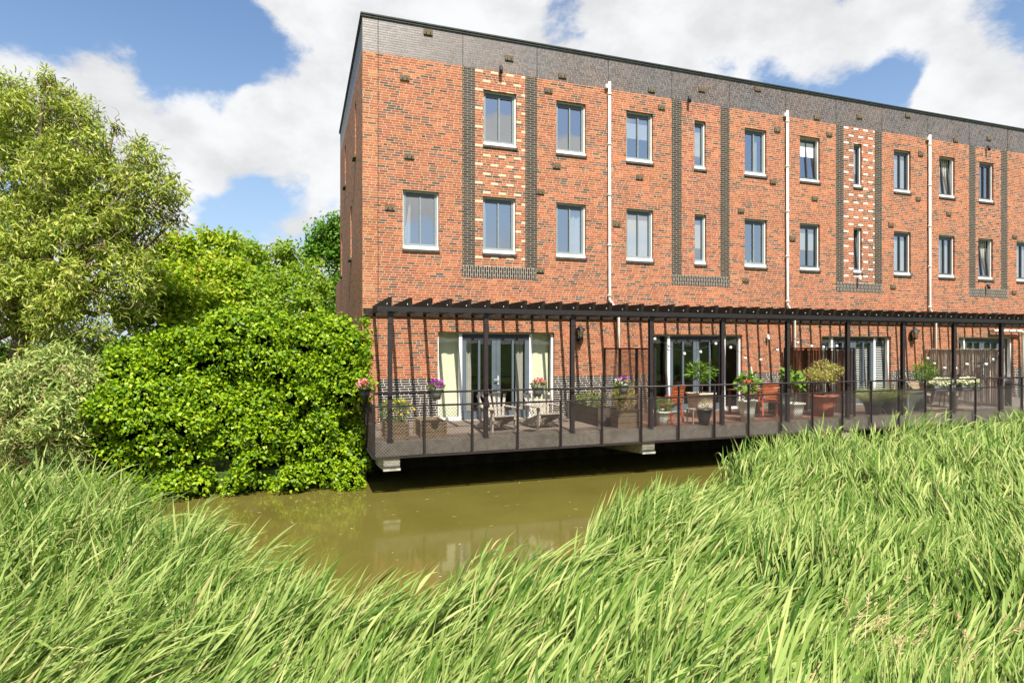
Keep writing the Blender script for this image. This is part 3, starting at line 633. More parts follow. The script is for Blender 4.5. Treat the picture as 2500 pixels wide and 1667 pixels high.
# white pipe frame on the right hand house
m = MB(); m.tube([(24.45, 15.55, 3.72), (26.02, 15.55, 3.72), (26.14, 15.55, 3.66), (26.16, 15.55, 3.55), (26.16, 15.55, 1.2)], .055, 12); m.tube([(24.5, 15.55, 3.72), (24.5, 15.68, 3.72)], .04, 8); m.build('drainpipe', 'pipe', houses[3])

# ------------------------------------------------------------------ deck
DECK = 1.165
dk = thing('terrace_deck', 'long concrete terrace deck cantilevered over the canal along the brick houses', 'deck')
m = MB(); m.box(1.46, 27.8, DF + .09, D_ - .002, .84, DECK - .02); m.build('slab', 'conc', dk)
for (a, b), mt in zip(((1.46, 7.25), (7.25, 13.9), (13.9, 20.3), (20.3, 27.8)), ('deckw', 'paver', 'paver2', 'conc')):
    MB().box(a + .004, b - .004, DF + .16, D_ - .004, DECK - .02, DECK).build('deck_floor', mt, dk)
for x in (1.82, 8.03, 14.4, 20.75, 27.1):
    c = MB(); P = [(x - .17, DF + .16, .53), (x + .17, DF + .16, .53), (x + .17, D_ - .01, .30), (x - .17, D_ - .01, .30), (x - .17, DF + .16, .835), (x + .17, DF + .16, .835), (x + .17, D_ - .01, .835), (x - .17, D_ - .01, .835)]
    c.hexa(P); c.box(x - .18, x + .18, DF + .13, DF + .16, .52, .58); c.build('corbel', 'concl', dk)
m = MB(); m.box(.3, 1.40, 14.52, D_ + .3, -1.5, .75); tag(m.build('quay_wall', 'plinth'), 'black brick quay wall beside the corner house half hidden by ivy', 'wall')

# ------------------------------------------------------------------ railing
rl = thing('railing', 'brown black steel railing with expanded metal panels along the deck edge', 'railing')
RP = [1.434 + 1.0505 * k for k in range(25)]
m = MB(); m.tube([(RP[0], DF, 2.165), (RP[-1], DF, 2.165)], .021, 8); m.build('top_rail', 'rail', rl)
m = MB(); m.box(RP[0], RP[-1], DF - .014, DF + .014, 1.862, 1.904); m.build('mid_rail', 'rail', rl)
m = MB(); m.box(RP[0], RP[-1], DF - .03, DF + .02, .805, .83); m.build('bottom_rail', 'rail', rl)
post = MB(); post.box(-.012, .012, -.03, .03, -.0, 1.34); post.box(-.03, .03, .012, .026, .0, 1.08)
for z in (.12, .5, .95): post.tube([(0, -.03, z), (0, -.042, z)], .012, 6)
PO = post.build('post', 'rail', rl, (RP[0], DF, .83))
pm = MB()
cw, ch = .070, .0375
nrow = int(1.03 / ch * 1); ncol = 30
for j in range(nrow):
    z = .012 + j * ch; sg = 1 if j % 2 else -1
    for i in range(ncol):
        xa, xb = i * cw / 2, (i + 1) * cw / 2
        za, zb = z + sg * (ch * .5 if i % 2 else -ch * .5) * .9, z + sg * (-ch * .5 if i % 2 else ch * .5) * .9
        w = .0034
        pm.quad((xa, -.004, za - w), (xb, -.004, zb - w), (xb, .004, zb + w), (xa, .004, za + w))
PM = pm.build('mesh_panel', 'mesh', rl, (RP[0], DF + .0, .835))
for k in range(1, 25):
    o = PO.copy(); COL.objects.link(o); o.location.x = RP[k]
    if k < 24:
        o = PM.copy(); COL.objects.link(o); o.location.x = RP[k]
# side return at the left end
m = MB(); m.tube([(RP[0], DF, 2.165), (RP[0], D_ - .05, 2.165)], .021, 8); m.build('top_rail', 'rail', rl)
m = MB(); m.box(RP[0] - .014, RP[0] + .014, DF + .02, D_ - .05, 1.862, 1.904); m.build('mid_rail', 'rail', rl)
m = MB(); m.box(RP[0] - .03, RP[0] + .02, DF + .02, D_ - .02, .806, .83); m.build('bottom_rail', 'rail', rl)
for y in (14.22, 15.6):
    o = PO.copy(); COL.objects.link(o); o.location = (RP[0], y, .83); o.rotation_euler = (0, 0, R(90))
for y in (DF, DF + 1.05, DF + 2.1 - .21):
    o = PM.copy(); COL.objects.link(o); o.location = (RP[0], y, .835); o.rotation_euler = (0, 0, R(90)); 

# ------------------------------------------------------------------ pergola
pg = thing('pergola', 'black pergola of sloped joists on steel posts over the whole terrace', 'pergola')
m = MB(); m.box(1.50, 27.6, DF - .02, DF + .03, 3.865, 3.965); m.box(1.5, 27.6, DF + .03, DF + .10, 3.865, 3.875); m.build('beam', 'black', pg)
MB().box(1.5, 27.6, D_ - .045, D_ - .002, 3.90, 4.10).build('wall_plate', 'wood', pg)
po = MB(); po.box(-.045, .045, -.03, -.018, 0, 2.695); po.box(-.012, .012, -.018, .05, 0, 2.695); po.box(-.045, .045, .05, .062, 0, 2.695)
po.box(-.05, .05, -.036, -.03, 2.44, 2.695); po.box(-.07, .07, -.05, .08, 0, .012)
for k in range(13):
    x = 1.777 + 2.0945 * k
    if k == 0: PP = po.build('post', 'rail', pg, (x, DF + .10, DECK))
    else: o = PP.copy(); COL.objects.link(o); o.location.x = x
jn = MB()
jn.hexa([(-.035, 0, .0), (.035, 0, .0), (.035, 2.9, .0), (-.035, 2.9, .0), (-.035, -.06, .185), (.035, -.06, .185), (.035, 2.9, .185), (-.035, 2.9, .185)])
jn.cur = 1; jn.tube([(-.035, .10, .055), (-.052, .10, .055)], .016, 8); jn.cur = 2; jn.box(-.042, -.035, .06, .15, .001, .11)
for k in range(61):
    x = 1.757 + .4275 * k
    if k == 0: JJ = jn.build('joist', ['wood', 'bolt', 'black'], pg, (x, DF - .01, 3.967))
    else: o = JJ.copy(); COL.objects.link(o); o.location.x = x
    if k: o.location.z += random.uniform(-.006, .006); o.rotation_euler = (0, 0, random.uniform(-.006, .006))
# ------------------------------------------------------------------ plants and pots
def tuft(name, c, rad, n, mat, L, Wd, parent, up=.6, prof=(.12, 1, .08), shell=.45, curl=.3):
    """loose leaf mass filling an ellipsoid"""
    d = sphere_dirs(n); q = RNG.uniform(shell, 1, (n, 1)) ** .6
    P = np.array(c) + d * q * np.array(rad); Dv = unit(d + RNG.normal(size=(n, 3)) * .7 + np.array((0, 0, up)))
    Nn = unit(d * .5 + RNG.normal(size=(n, 3)) * .6 + np.array((0, -.2, .6)))
    V, F = leaves(P, Dv, Nn, RNG.uniform(.6, 1.2, n) * L, RNG.uniform(.7, 1.2, n) * Wd, prof, curl)
    return np_mesh(name, V, F, mat, parent)
def blades(name, c, rad, n, mat, L, parent, spread=.5, Wd=.012, droop=.5):
    a = RNG.uniform(0, 6.283, n); r = np.sqrt(RNG.uniform(0, 1, n)) * rad
    P = np.stack([c[0] + r * np.cos(a), c[1] + r * np.sin(a), np.full(n, c[2])], 1)
    out = np.stack([np.cos(a), np.sin(a), np.zeros(n)], 1) * RNG.uniform(.1, 1, (n, 1)) * spread
    D0 = unit(out + np.array((0, 0, 1.))); D1 = unit(out * 2.2 + np.array((.1, 0, .5)) - np.array((0, 0, 1)) * RNG.uniform(0, 1, (n, 1)) * droop)
    k = 5; s = np.linspace(0, 1, k); Ln = RNG.uniform(.6, 1.1, n) * L
    C = [P]; 
    for i in range(1, k): C.append(C[-1] + unit(D0 * (1 - s[i]) + D1 * s[i]) * (Ln / (k - 1))[:, None])
    C = np.stack(C, 1); sd = unit(np.cross(D0, RNG.normal(size=(n, 3)) + np.array((0, -.6, 0)))) * Wd / 2
    V, F = strips(C, sd[:, None] * np.array((.8, 1, .9, .6, .05))[None, :, None])
    return np_mesh(name, V, F, mat, parent)
def stems(name, pts, r, parent, mat='twig'):
    m = MB()
    for p in pts: m.tube(p, [r * (1 - .5 * i / (len(p) - 1)) for i in range(len(p))], 6)
    return m.build(name, mat, parent)
def pot(T, r0, r1, h, mat, rim=.02, n=28, rib=0., ribn=12, sq=0., soil=True):
    m = MB(); m.lathe([(.001, 0), (r0, 0), (r0 + (r1 - r0) * .5, h * .5), (r1, h - .05), (r1 + rim, h - .05), (r1 + rim, h), (r1 - .02, h), (r1 - .03, h - .06)], (0, 0, 0), n, rib, ribn, sq)
    o = m.build('pot', mat, T)
    if soil:
        s = MB(); s.lathe([(.001, h - .035), (r1 - .024, h - .035)], (0, 0, 0), n, 0, 1, sq); s.build('soil', 'soil', o)
    return o
def box_planter(T, w, d, h, mat, t=.03, name='planter_box'):
    m = MB(); m.box(-w / 2, w / 2, -d / 2, -d / 2 + t, 0, h); m.box(-w / 2, w / 2, d / 2 - t, d / 2, 0, h)
    m.box(-w / 2, -w / 2 + t, -d / 2 + t, d / 2 - t, 0, h - .002); m.box(w / 2 - t, w / 2, -d / 2 + t, d / 2 - t, 0, h - .002)
    for sx in (-1, 1):
        for sy in (-1, 1): m.box(sx * (w / 2 + .012) - .022, sx * (w / 2 + .012) + .022, sy * (d / 2 + .012) - .022, sy * (d / 2 + .012) + .022, .001, h + .01)
    o = m.build(name, mat, T); s = MB(); s.box(-w / 2 + t, w / 2 - t, -d / 2 + t, d / 2 - t, .02, h - .06); s.build('soil', 'soil', o); return o

# flower pots hooked on the railing
def rail_pot(x, y, mat, lab, flower):
    T = thing('flower_pot', lab, 'flower pot', (x, y, 2.02), 0, 'flower pots hung on the railing')
    o = pot(T, .085, .125, .235, mat, .012, 24, soil=False)
    m = MB(); m.tube([(-.05, .06, .2), (-.05, .14, .2), (-.05, .15, .12)], .006, 5); m.tube([(.05, .06, .2), (.05, .14, .2), (.05, .15, .12)], .006, 5); m.build('hook', 'black', T)
    tuft('foliage', (0, 0, .27), (.17, .14, .08), 190, 'herb', .07, .035, T)
    tuft('blossom', (.01, -.02, .33), (.15, .12, .07), 60, flower, .055, .05, T, .2, (.5, 1, .6))
    return T
rail_pot(2.71, DF - .14, 'greypot', 'grey plastic pot with purple flowers hooked on the railing', 'purple')
rail_pot(5.0, DF - .14, 'greypot', 'grey plastic pot with bright pink flowers on the railing before the deck chairs', 'pink')
T = rail_pot(7.16, DF - .14, 'greypot', 'pale grey pot with violet and white flowers on the railing near the frosted screen', 'purple'); tuft('blossom', (-.04, -.03, .30), (.16, .12, .07), 40, 'whitef', .05, .045, T, .2, (.5, 1, .6))
T = rail_pot(1.30, 13.35, 'darkpot', 'dark pot with pink flowers on the side railing against the ivy', 'pink'); T.rotation_euler.z = R(-90)
# white flower troughs on the railing at the right
for x, lab in ((18.05, 'trough of white flowers on the railing left of the reed screen post'), (19.2, 'trough of white flowers on the railing right of the reed screen post')):
    T = thing('flower_trough', lab, 'flower trough', (x, DF + .16, 1.78), 0, 'flower troughs of white blossom'); box_planter(T, .8, .2, .2, 'greypot', .02, 'trough')
    tuft('foliage', (0, 0, .24), (.48, .15, .10), 380, 'herb', .07, .035, T); tuft('blossom', (0, -.02, .30), (.46, .15, .10), 420, 'whitef', .055, .05, T, .2, (.5, 1, .6))

# planters of the corner house
T = thing('planter', 'weathered wooden planter with yellow flowers in the corner of the deck', 'planter', (1.93, 13.25, DECK)); box_planter(T, .44, .62, .36, 'crate')
tuft('foliage', (.02, 0, .55), (.30, .32, .26), 520, 'herb', .13, .018, T, 1.2); tuft('blossom', (.10, 0, .68), (.36, .3, .2), 46, 'yellowf', .05, .045, T, .2, (.5, 1, .6))
T = thing('planter', 'low empty wooden crate of boards beside the curtained window', 'planter', (2.72, 13.35, DECK)); box_planter(T, .52, .72, .36, 'crate')
T = thing('planter', 'long dark trough of planks running back to the wall', 'planter', (7.12, 14.25, DECK)); box_planter(T, .42, 1.75, .46, 'trough')
tuft('foliage', (0, .1, .56), (.2, .75, .18), 420, 'herb', .10, .03, T, .8); tuft('weed', (0, -.3, .62), (.2, .5, .25), 160, 'dry', .14, .012, T, 1.2)
T = thing('planter', 'square wooden planter with tall dry weeds behind the railing', 'planter', (7.52, 13.22, DECK)); box_planter(T, .56, .5, .42, 'crate')
tuft('weed', (0, 0, .68), (.30, .25, .34), 520, 'dry', .13, .02, T, 1.2); tuft('foliage', (-.12, 0, .85), (.12, .14, .3), 160, 'bright', .09, .03, T, .9)
T = thing('flower_pot', 'round terracotta pot at the foot of the frosted screen', 'flower pot', (7.95, 13.75, DECK)); pot(T, .15, .21, .36, 'terra'); tuft('weed', (0, 0, .48), (.2, .2, .18), 120, 'dry', .1, .02, T)

# deck chairs (fan backed)
def deck_chair(loc, rz, lab):
    T = thing('deck_chair', lab, 'deck chair', loc, rz, 'fan backed deck chairs')
    m = MB(); 
    for i in range(6):
        y = -.30 + i * .092; z = .345 - i * .026; m.box(-.27, .27, y, y + .078, z, z + .02)
    m.build('seat', 'teak', T)
    m = MB()
    for i in range(6):
        a = (i - 2.5) * .062; xb = (i - 2.5) * .076; hgt = .80 - abs(i - 2.5) ** 2 * .022
        m.bar((xb, .20, .20), (xb + a * 1.1, .20 + .36 * hgt, .20 + .92 * hgt), .062, .018, (0, -.9, .35))
    m.bar((-.25, .345, .48), (.25, .345, .48), .03, .05); m.bar((-.27, .47, .80), (.27, .47, .80), .03, .05)
    m.build('backrest', 'teak', T)
    for sx in (-1, 1):
        l = MB(); l.box(sx * .30 - .015, sx * .30 + .015, -.30, -.19, 0, .52); l.build('leg', 'teak', T)
        l = MB(); l.bar((sx * .27, -.28, .32), (sx * .27, .62, .03), .028, .11); l.build('leg', 'teak', T)
        l = MB(); l.box(sx * .345 - .065, sx * .345 + .065, -.36, .38, .52, .542); l.bar((sx * .32, .34, .15), (sx * .32, .34, .52), .03, .05, (0, 1, 0)); l.build('armrest', 'teak', T)
deck_chair((4.42, 13.62, DECK), R(8), 'silvered wooden deck chair left of the pink flower pot')
deck_chair((5.62, 13.72, DECK), R(6), 'silvered wooden deck chair right behind the pink flower pot')

# garden chairs
def slat_chair(loc, rz, lab, mat='redwood', cushion=False):
    T = thing('garden_chair', lab, 'chair', loc, rz, 'orange red slatted garden chairs')
    m = MB()
    for i in range(6): m.box(-.23, .23, -.24 + i * .078, -.24 + i * .078 + .062, .43, .45)
    m.build('seat', mat, T)
    m = MB()
    for i in range(6): z = .52 + i * .07; y = .235 + (z - .45) * .22; m.box(-.21, .21, y, y + .018, z, z + .05)
    m.box(-.25, .25, .235 + .10, .235 + .13, .92, .985); m.build('backrest', mat, T)
    for sx in (-1, 1):
        MB().bar((sx * .235, -.23, 0), (sx * .235, -.23, .64), .035, .045, (0, 1, 0)).build('leg', mat, T)
        MB().bar((sx * .235, .30, 0), (sx * .235, .22, .45), .035, .045, (0, 1, 0)).bar((sx * .235, .22, .44), (sx * .235, .345, .97), .035, .04, (0, 1, 0)).build('leg', mat, T)
        MB().box(sx * .245 - .03, sx * .245 + .03, -.27, .30, .64, .662).build('armrest', mat, T)
    MB().box(-.23, .23, -.245, -.22, .38, .428).box(-.21, .21, -.01, .012, .18, .21).build('apron', mat, T)
    if cushion: MB().box(-.22, .22, -.23, .22, .452, .51).build('cushion', 'cushion', T)
slat_chair((9.05, 13.62, DECK), R(200), 'orange red slatted chair behind the white wavy pot')
slat_chair((12.28, 13.55, DECK), R(150), 'orange red chair at the near side of the dark table')
slat_chair((12.95, 14.75, DECK), R(8), 'orange red chair with white cushion beyond the dark table', cushion=True)
T = thing('garden_table', 'low brown wooden table on the red boards of the second terrace', 'table', (12.35, 14.3, DECK)); m = MB()
for i in range(8): m.box(-.6 + i * .15, -.6 + i * .15 + .142, -.42, .42, .70, .725)
m.build('table_top', 'brownwood', T)
for sx in (-1, 1):
    for sy in (-1, 1): MB().box(sx * .52 - .03, sx * .52 + .03, sy * .35 - .03, sy * .35 + .03, 0, .70).build('leg', 'brownwood', T)
m = MB(); m.box(-.16, .16, -.12, .12, 0, .05); tag(m.build('tray', 'cushion', None, (12.15, 14.2, DECK + .726)), 'white tray lying on the brown table', 'tray')

# pots of the second terrace
T = thing('potted_plant', 'small plant in a white wavy ribbed pot by the railing', 'potted plant', (8.52, 13.08, DECK)); pot(T, .12, .17, .36, 'whitepot', .025, 40, .05, 10); tuft('foliage', (.03, 0, .50), (.26, .22, .17), 420, 'herb', .07, .035, T)
T = thing('stool', 'small pale wooden stool carrying a charcoal pot', 'stool', (9.55, 13.10, DECK)); m = MB(); m.box(-.22, .22, -.15, .15, .36, .385); m.build('seat', 'teak', T)
for sx in (-1, 1):
    for sy in (-1, 1): MB().box(sx * .19 - .015, sx * .19 + .015, sy * .12 - .015, sy * .12 + .015, 0, .36).build('leg', 'teak', T)
T = thing('potted_plant', 'charcoal tapered pot with a thin sprig before the glass doors', 'potted plant', (9.66, 12.94, DECK)); pot(T, .12, .19, .40, 'darkpot', .015); stems('stem', [[(0, 0, .36), (.02, 0, .6), (.0, .02, .8)]], .006, T); tuft('foliage', (0, 0, .52), (.13, .12, .14), 60, 'herb', .06, .025, T)
T = thing('potted_plant', 'spiky leaved standard plant in a big beige square pot', 'potted plant', (10.6, 14.35, DECK)); pot(T, .22, .29, .68, 'beigepot', .025, 32, sq=.85)
stems('stem', [[(-.03, 0, .62), (-.05, .01, .9), (-.04, 0, 1.1)], [(.03, 0, .62), (.05, 0, .85), (.06, .02, 1.15)]], .022, T, 'bark')
tuft('crown', (0, 0, 1.28), (.40, .36, .24), 300, 'bright', .20, .035, T, .2, shell=.15)
T = thing('potted_plant', 'large leaved fig in a fluted cream pot near the middle post', 'potted plant', (11.15, 13.12, DECK)); pot(T, .16, .225, .56, 'whitepot', .03, 48, .03, 14)
stems('stem', [[(0, 0, .5), (-.05, 0, .8), (-.12, 0, 1.15)], [(.02, 0, .5), (.08, 0, .8), (.14, .02, 1.05)]], .015, T); tuft('foliage', (0, 0, 1.0), (.30, .26, .33), 120, 'bright', .15, .10, T, -.1, (.3, 1, .1), .3); stems('plant_stake', [[(.22, 0, .5), (.19, 0, 1.1), (.13, 0, 1.45)]], .012, T, 'white')
T = thing('potted_plant', 'leggy fig in a white square pot behind the dark post', 'potted plant', (12.72, 13.12, DECK)); pot(T, .14, .19, .44, 'whitepot', .025, 32, sq=.8)
stems('stem', [[(0, 0, .4), (-.08, 0, .8), (-.2, 0, 1.15)], [(.02, 0, .4), (.1, 0, .8), (.2, 0, .95)]], .012, T); tuft('foliage', (-.16, 0, 1.18), (.24, .2, .18), 70, 'bright', .17, .11, T, 0, (.3, 1, .1), .3); tuft('foliage', (.2, 0, .98), (.18, .15, .18), 34, 'bright', .16, .10, T, -.3, (.3, 1, .1), .3)
T = thing('storage_box', 'dark covered box under the bamboo screen', 'box', (13.25, 14.1, DECK)); m = MB(); m.box(-.3, .3, -.25, .25, 0, .56); m.build('body', 'chest', T); m = MB(); m.box(-.33, .33, -.28, .28, .56, .61); m.build('lid', 'darkpot', T)
T = thing('potted_plant', 'round headed variegated shrub on bare stems in a woven terracotta pot', 'potted plant', (14.0, 13.38, DECK)); pot(T, .25, .36, .60, 'terra', .03, 48, .018, 16)
stems('stem', [[(-.04, 0, .55), (-.08, 0, .8), (-.22, 0, 1.12)], [(.02, 0, .55), (.05, 0, .85), (.12, .05, 1.2)], [(0, .03, .55), (-.02, .03, .9), (-.03, 0, 1.25)]], .02, T, 'bark')
for c, r in (((-.36, 0, 1.17), (.32, .3, .2)), ((0, 0, 1.36), (.38, .36, .24)), ((.40, 0, 1.28), (.32, .3, .18)), ((.28, 0, 1.02), (.2, .2, .12)), ((-.12, -.1, 1.13), (.3, .25, .16))): tuft('crown', c, r, 520, 'olive', .06, .03, T, .3, shell=.2)
# third terrace
for x, lab in ((15.7, 'black glossy pot of long grasses left of its twin'), (16.3, 'black glossy pot of long grasses right beside the dark post')):
    T = thing('potted_plant', lab, 'potted plant', (x, 13.22, DECK), 0, 'black pots of grasses'); pot(T, .17, .25, .36, 'darkpot', .02); blades('foliage', (0, 0, .3), .2, 420, 'grassy', .75, T, .7)
T = thing('storage_chest', 'grey green boarded chest on the third terrace', 'chest', (17.75, 13.75, DECK)); m = MB(); m.box(-.42, .42, -.3, .3, .04, .56); m.build('body', 'chest', T); m = MB(); m.box(-.45, .45, -.33, .33, .56, .60); m.build('lid', 'chest', T)
for sx in (-1, 1): MB().box(sx * .36 - .03, sx * .36 + .03, -.315, -.302, .0, .56).build('leg', 'greypot', T)
def rattan(loc, rz, lab):
    T = thing('rattan_chair', lab, 'chair', loc, rz, 'beige rattan tub chairs'); m = MB(); m.lathe([(.001, .40), (.25, .40), (.27, .43), (.24, .46), (.001, .46)], (0, 0, 0), 20); m.build('seat', 'rattan', T)
    m = MB(); n = 18
    for i in range(n):
        a, b = R(-20 + 220 * i / n), R(-20 + 220 * (i + 1) / n); ha, hb = .62 + .24 * math.sin(max(a, 0) if a < 3.14 else 0), .62 + .24 * math.sin(max(b, 0) if b < 3.14 else 0)
        m.quad((.28 * math.cos(a), .28 * math.sin(a), .42), (.28 * math.cos(b), .28 * math.sin(b), .42), (.33 * math.cos(b), .33 * math.sin(b), hb), (.33 * math.cos(a), .33 * math.sin(a), ha), smooth=True)
    m.tube([(.33 * math.cos(R(-20 + 220 * i / n)), .33 * math.sin(R(-20 + 220 * i / n)), .62 + .24 * max(0, math.sin(R(-20 + 220 * i / n)))) for i in range(n + 1)], .018, 6); m.build('backrest', 'rattan', T)
    for k in range(4):
        a = R(45 + 90 * k); MB().tube([(.2 * math.cos(a), .2 * math.sin(a), .42), (.27 * math.cos(a), .27 * math.sin(a), 0)], .014, 6).build('leg', 'brownwood', T)
rattan((18.75, 14.05, DECK), R(-10), 'beige rattan chair under the left trough of white flowers'); rattan((19.75, 13.9, DECK), R(15), 'beige rattan chair under the right trough of white flowers')
T = thing('potted_plant', 'dark spiky shrub in a pot against the wall under the lantern', 'potted plant', (20.35, 15.1, DECK)); pot(T, .2, .28, .45, 'darkpot'); tuft('foliage', (0, 0, 1.0), (.5, .35, .5), 520, 'darkl', .20, .022, T, .5, shell=.1)
m = MB()
for x in (-.16, .16): m.bar((x, 0, 0), (x * .6, .35, 1.25), .035, .03, (0, 1, 0))
for k in range(4): z = .2 + k * .28; m.bar((-.16 + .05 * z, .28 * z, z), (.16 - .05 * z, .28 * z, z), .02, .03)
T = thing('plant_ladder', 'small pale ladder leaning on the wall below the right lantern', 'ladder', (19.85, 15.25, DECK)); o = m.build('ladder_frame', 'teak', T)
# fourth terrace
T = thing('grill', 'black covered grill at the right edge of the terrace', 'grill', (21.75, 13.65, DECK)); m = MB(); m.lathe([(.001, .55), (.3, .6), (.36, .75), (.34, .9), (.2, 1.0), (.001, 1.03)], (0, 0, 0), 24); m.build('bowl', 'black', T)
MB().box(-.62, .62, -.25, .25, .70, .73).build('side_shelf', 'black', T)
for sx in (-1, 1): MB().box(sx * .3 - .02, sx * .3 + .02, -.2, .2, 0, .66).build('leg', 'black', T)

# ------------------------------------------------------------------ screens between the terraces
rr0 = random.Random(3)
def screen(x, lab, panels, frame=True, top=1.93, y0=DF + .2, y1=D_ - .1):
    T = thing('privacy_screen', lab, 'privacy screen', (x, y0, DECK), 0, 'privacy screens between the terraces'); Ln = y1 - y0; n = len(panels)
    if frame:
        m = MB()
        for i in range(n + 1): y = Ln * i / n; m.box(-.03, .03, max(0, y - .03), min(Ln, y + .03), 0, top - .04)
        m.box(-.03, .03, 0, Ln, top - .04, top); m.build('frame', 'black', T)
    for i, mt in enumerate(panels):
        a, b = Ln * i / n + .03, Ln * (i + 1) / n - .03; m = MB(); 
        if mt in ('bamboo', 'willowscreen'):
            rs = .009 if mt == 'bamboo' else .012; q = a
            while q < b:
                dx, dz = rr0.uniform(-.006, .006), rr0.uniform(-.03, .01); m.tube([(dx, q, .04), (dx + rr0.uniform(-.006, .006), q + rr0.uniform(-.008, .008), top * .5), (dx, q, top - .05 + dz)], rs * rr0.uniform(.7, 1.1), 6, False); q += rs * 2.15
        else: m.box(-.008, .008, a, b, .06, top - .05)
        m.build('panel', mt, T)
    return T
t = NT('frosted plastic panel'); tr = t.n('ShaderNodeBsdfTransparent'); t.put(tr.inputs[0], (.95, .90, .85)); tl = t.n('ShaderNodeBsdfTranslucent'); t.put(tl.inputs[0], (.45, .28, .20)); df = t.bsdf((.50, .36, .28), .3, .5)
a = t.n('ShaderNodeMixShader'); a.inputs[0].default_value = .5; t.t.links.new(df, a.inputs[1]); t.t.links.new(tl.outputs[0], a.inputs[2])
b = t.n('ShaderNodeMixShader'); b.inputs[0].default_value = .26; t.t.links.new(tr.outputs[0], b.inputs[1]); t.t.links.new(a.outputs[0], b.inputs[2]); M_['frost'] = t.done(b.outputs[0])
screen(8.25, 'black framed screen of frosted panels on the first party line', ['frost', 'frost', 'glass'])
screen(14.72, 'black framed screen of dark brown bamboo behind the variegated shrub', ['bamboo', 'bamboo', 'bamboo'])
t3 = screen(20.95, 'frameless screen of pale willow rods hung with white shells', ['willowscreen'], False, 1.95)
m = MB()
for z in (.15, .98, 1.85): m.box(-.022, -.009, .02, 2.58, z, z + .02)
m.build('wire', 'teak', t3)

# ------------------------------------------------------------------ string lights
def string_light(pts, hang, bulbs, lab, y=None, r=.036):
    T = thing('string_light', lab, 'string light', (0, 0, 0), 0, 'festoon lights on the terrace'); m = MB()
    for a, b, sag in hang:
        a, b = Vector(a), Vector(b); m.tube([a.lerp(b, i / 10) - Vector((0, 0, sag * (1 - (2 * i / 10 - 1) ** 2))) for i in range(11)], .006, 5)
    m.build('cable', 'cable', T)
    for p in bulbs:
        m = MB(); m.cur = 0; m.ball((p[0], p[1], p[2]), r, 12, 1.15); m.cur = 1; m.tube([(p[0], p[1], p[2] + r * .9), (p[0], p[1], p[2] + r * 1.9)], r * .5, 8); m.build('bulb', ['bulb', 'cable'], T)
YS = DF + .2
hang = [((8.15, YS, 3.45), (10.24, YS, 3.42), .42), ((10.24, YS, 3.42), (12.33, YS, 3.42), .58), ((12.33, YS, 3.42), (14.41, YS, 3.28), .16)]
def cat(h, f): a, b = Vector(h[0]), Vector(h[1]); p = a.lerp(b, f); return (p.x, p.y, p.z - h[2] * (1 - (2 * f - 1) ** 2) - .07)
string_light(None, hang, [cat(hang[0], f) for f in (.04, .23, .45, .68, .9)] + [cat(hang[1], f) for f in (.12, .34, .58, .84, .99)] + [cat(hang[2], f) for f in (.17, .4, .6, .83)], 'string of frosted round bulbs looped between the posts of the second terrace')
hang = [((20.90, 15.5, 2.85), (20.90, 13.9, 2.75), .35), ((20.90, 13.9, 2.6), (20.90, 13.0, 3.1), .2)]
string_light(None, hang, [cat(hang[0], f) for f in (.05, .2, .42, .65, .88)] + [cat(hang[1], f) for f in (.2, .45, .7, .9)], 'string of round white lights draped over the willow rod screen', r=.05)

# ------------------------------------------------------------------ ivy
def inside_any(P, blobs, skip, k=.93):
    out = np.zeros(len(P), bool)
    for i, (x, y, z, r) in enumerate(blobs):
        if i == skip: continue
        out |= ((P - np.array((x, y, z))) ** 2).sum(1) < (r * k) ** 2
    return out
def blob_leaves(blobs, per, L, Wd, droop, prof, keep=.9, curl=.3, clump=10, spread=.1, sunny=.5, depth=.4, under=1.):
    parts = []
    for i, (x, y, z, r) in enumerate(blobs):
        nc = max(4, int(per * r * r / clump)); d = sphere_dirs(nc); q = 1 - RNG.uniform(0, 1, (nc, 1)) ** 2 * depth
        sq = RNG.uniform(.85, 1.12, (nc, 1)); C = np.array((x, y, z)) + d * q * r * sq
        ok = ~inside_any(C, blobs, i, keep) & ((d[:, 2] > -.15) | (RNG.uniform(0, 1, nc) < under)); C, d = C[ok], d[ok]; nc = len(C)
        if not nc: continue
        P = (C[:, None] + RNG.normal(size=(nc, clump, 3)) * spread).reshape(-1, 3); dd = np.repeat(d, clump, 0); n = len(P)
        cd = np.repeat(unit(RNG.normal(size=(nc, 3))), clump, 0)
        Dv = unit(dd * .6 + cd * .5 + RNG.normal(size=(n, 3)) * .7 + np.array((.25, 0, -droop)))
        Nn = unit(dd * .6 + np.array((0, -.25, sunny)) + RNG.normal(size=(n, 3)) * .5)
        parts.append(leaves(P, Dv, Nn, RNG.uniform(.65, 1.2, n) * L, RNG.uniform(.7, 1.2, n) * Wd, prof, curl))
    return join(parts)
rr = random.Random(5); iv = []
def ivy_top(x): return np.interp(x, [-4.4, -4.0, -3.2, -2.3, -1.5, -.6, .2, .9, 1.35], [2.0, 2.7, 3.35, 3.5, 3.95, 3.8, 3.95, 3.75, 3.3])
for k in range(200):
    r = rr.uniform(.20, .62) if k % 3 else rr.uniform(.16, .3); x = rr.uniform(-4.1 + r * .7, 1.55 - r); top = float(ivy_top(x)) - r
    z = rr.uniform(.15, 1) ** .9 * top if k % 3 else top - rr.uniform(-.12, .3)
    y = 14.15 + r + rr.uniform(-.1, .4) + max(0, z - 2.2) * .42 - .22 * math.sin(z * 2.6 + x * .9) - .12 * math.sin(x * 1.7)
    iv.append((x, y, z, r))
for k in range(10): iv.append((rr.uniform(.8, 1.3), rr.uniform(14.4, 15.6), rr.uniform(1.2, 3.5), rr.uniform(.22, .36)))
for k in range(6): iv.append((rr.uniform(1.25, 1.45), rr.uniform(14.1, 15.4), rr.uniform(1.9, 3.3), rr.uniform(.12, .22)))
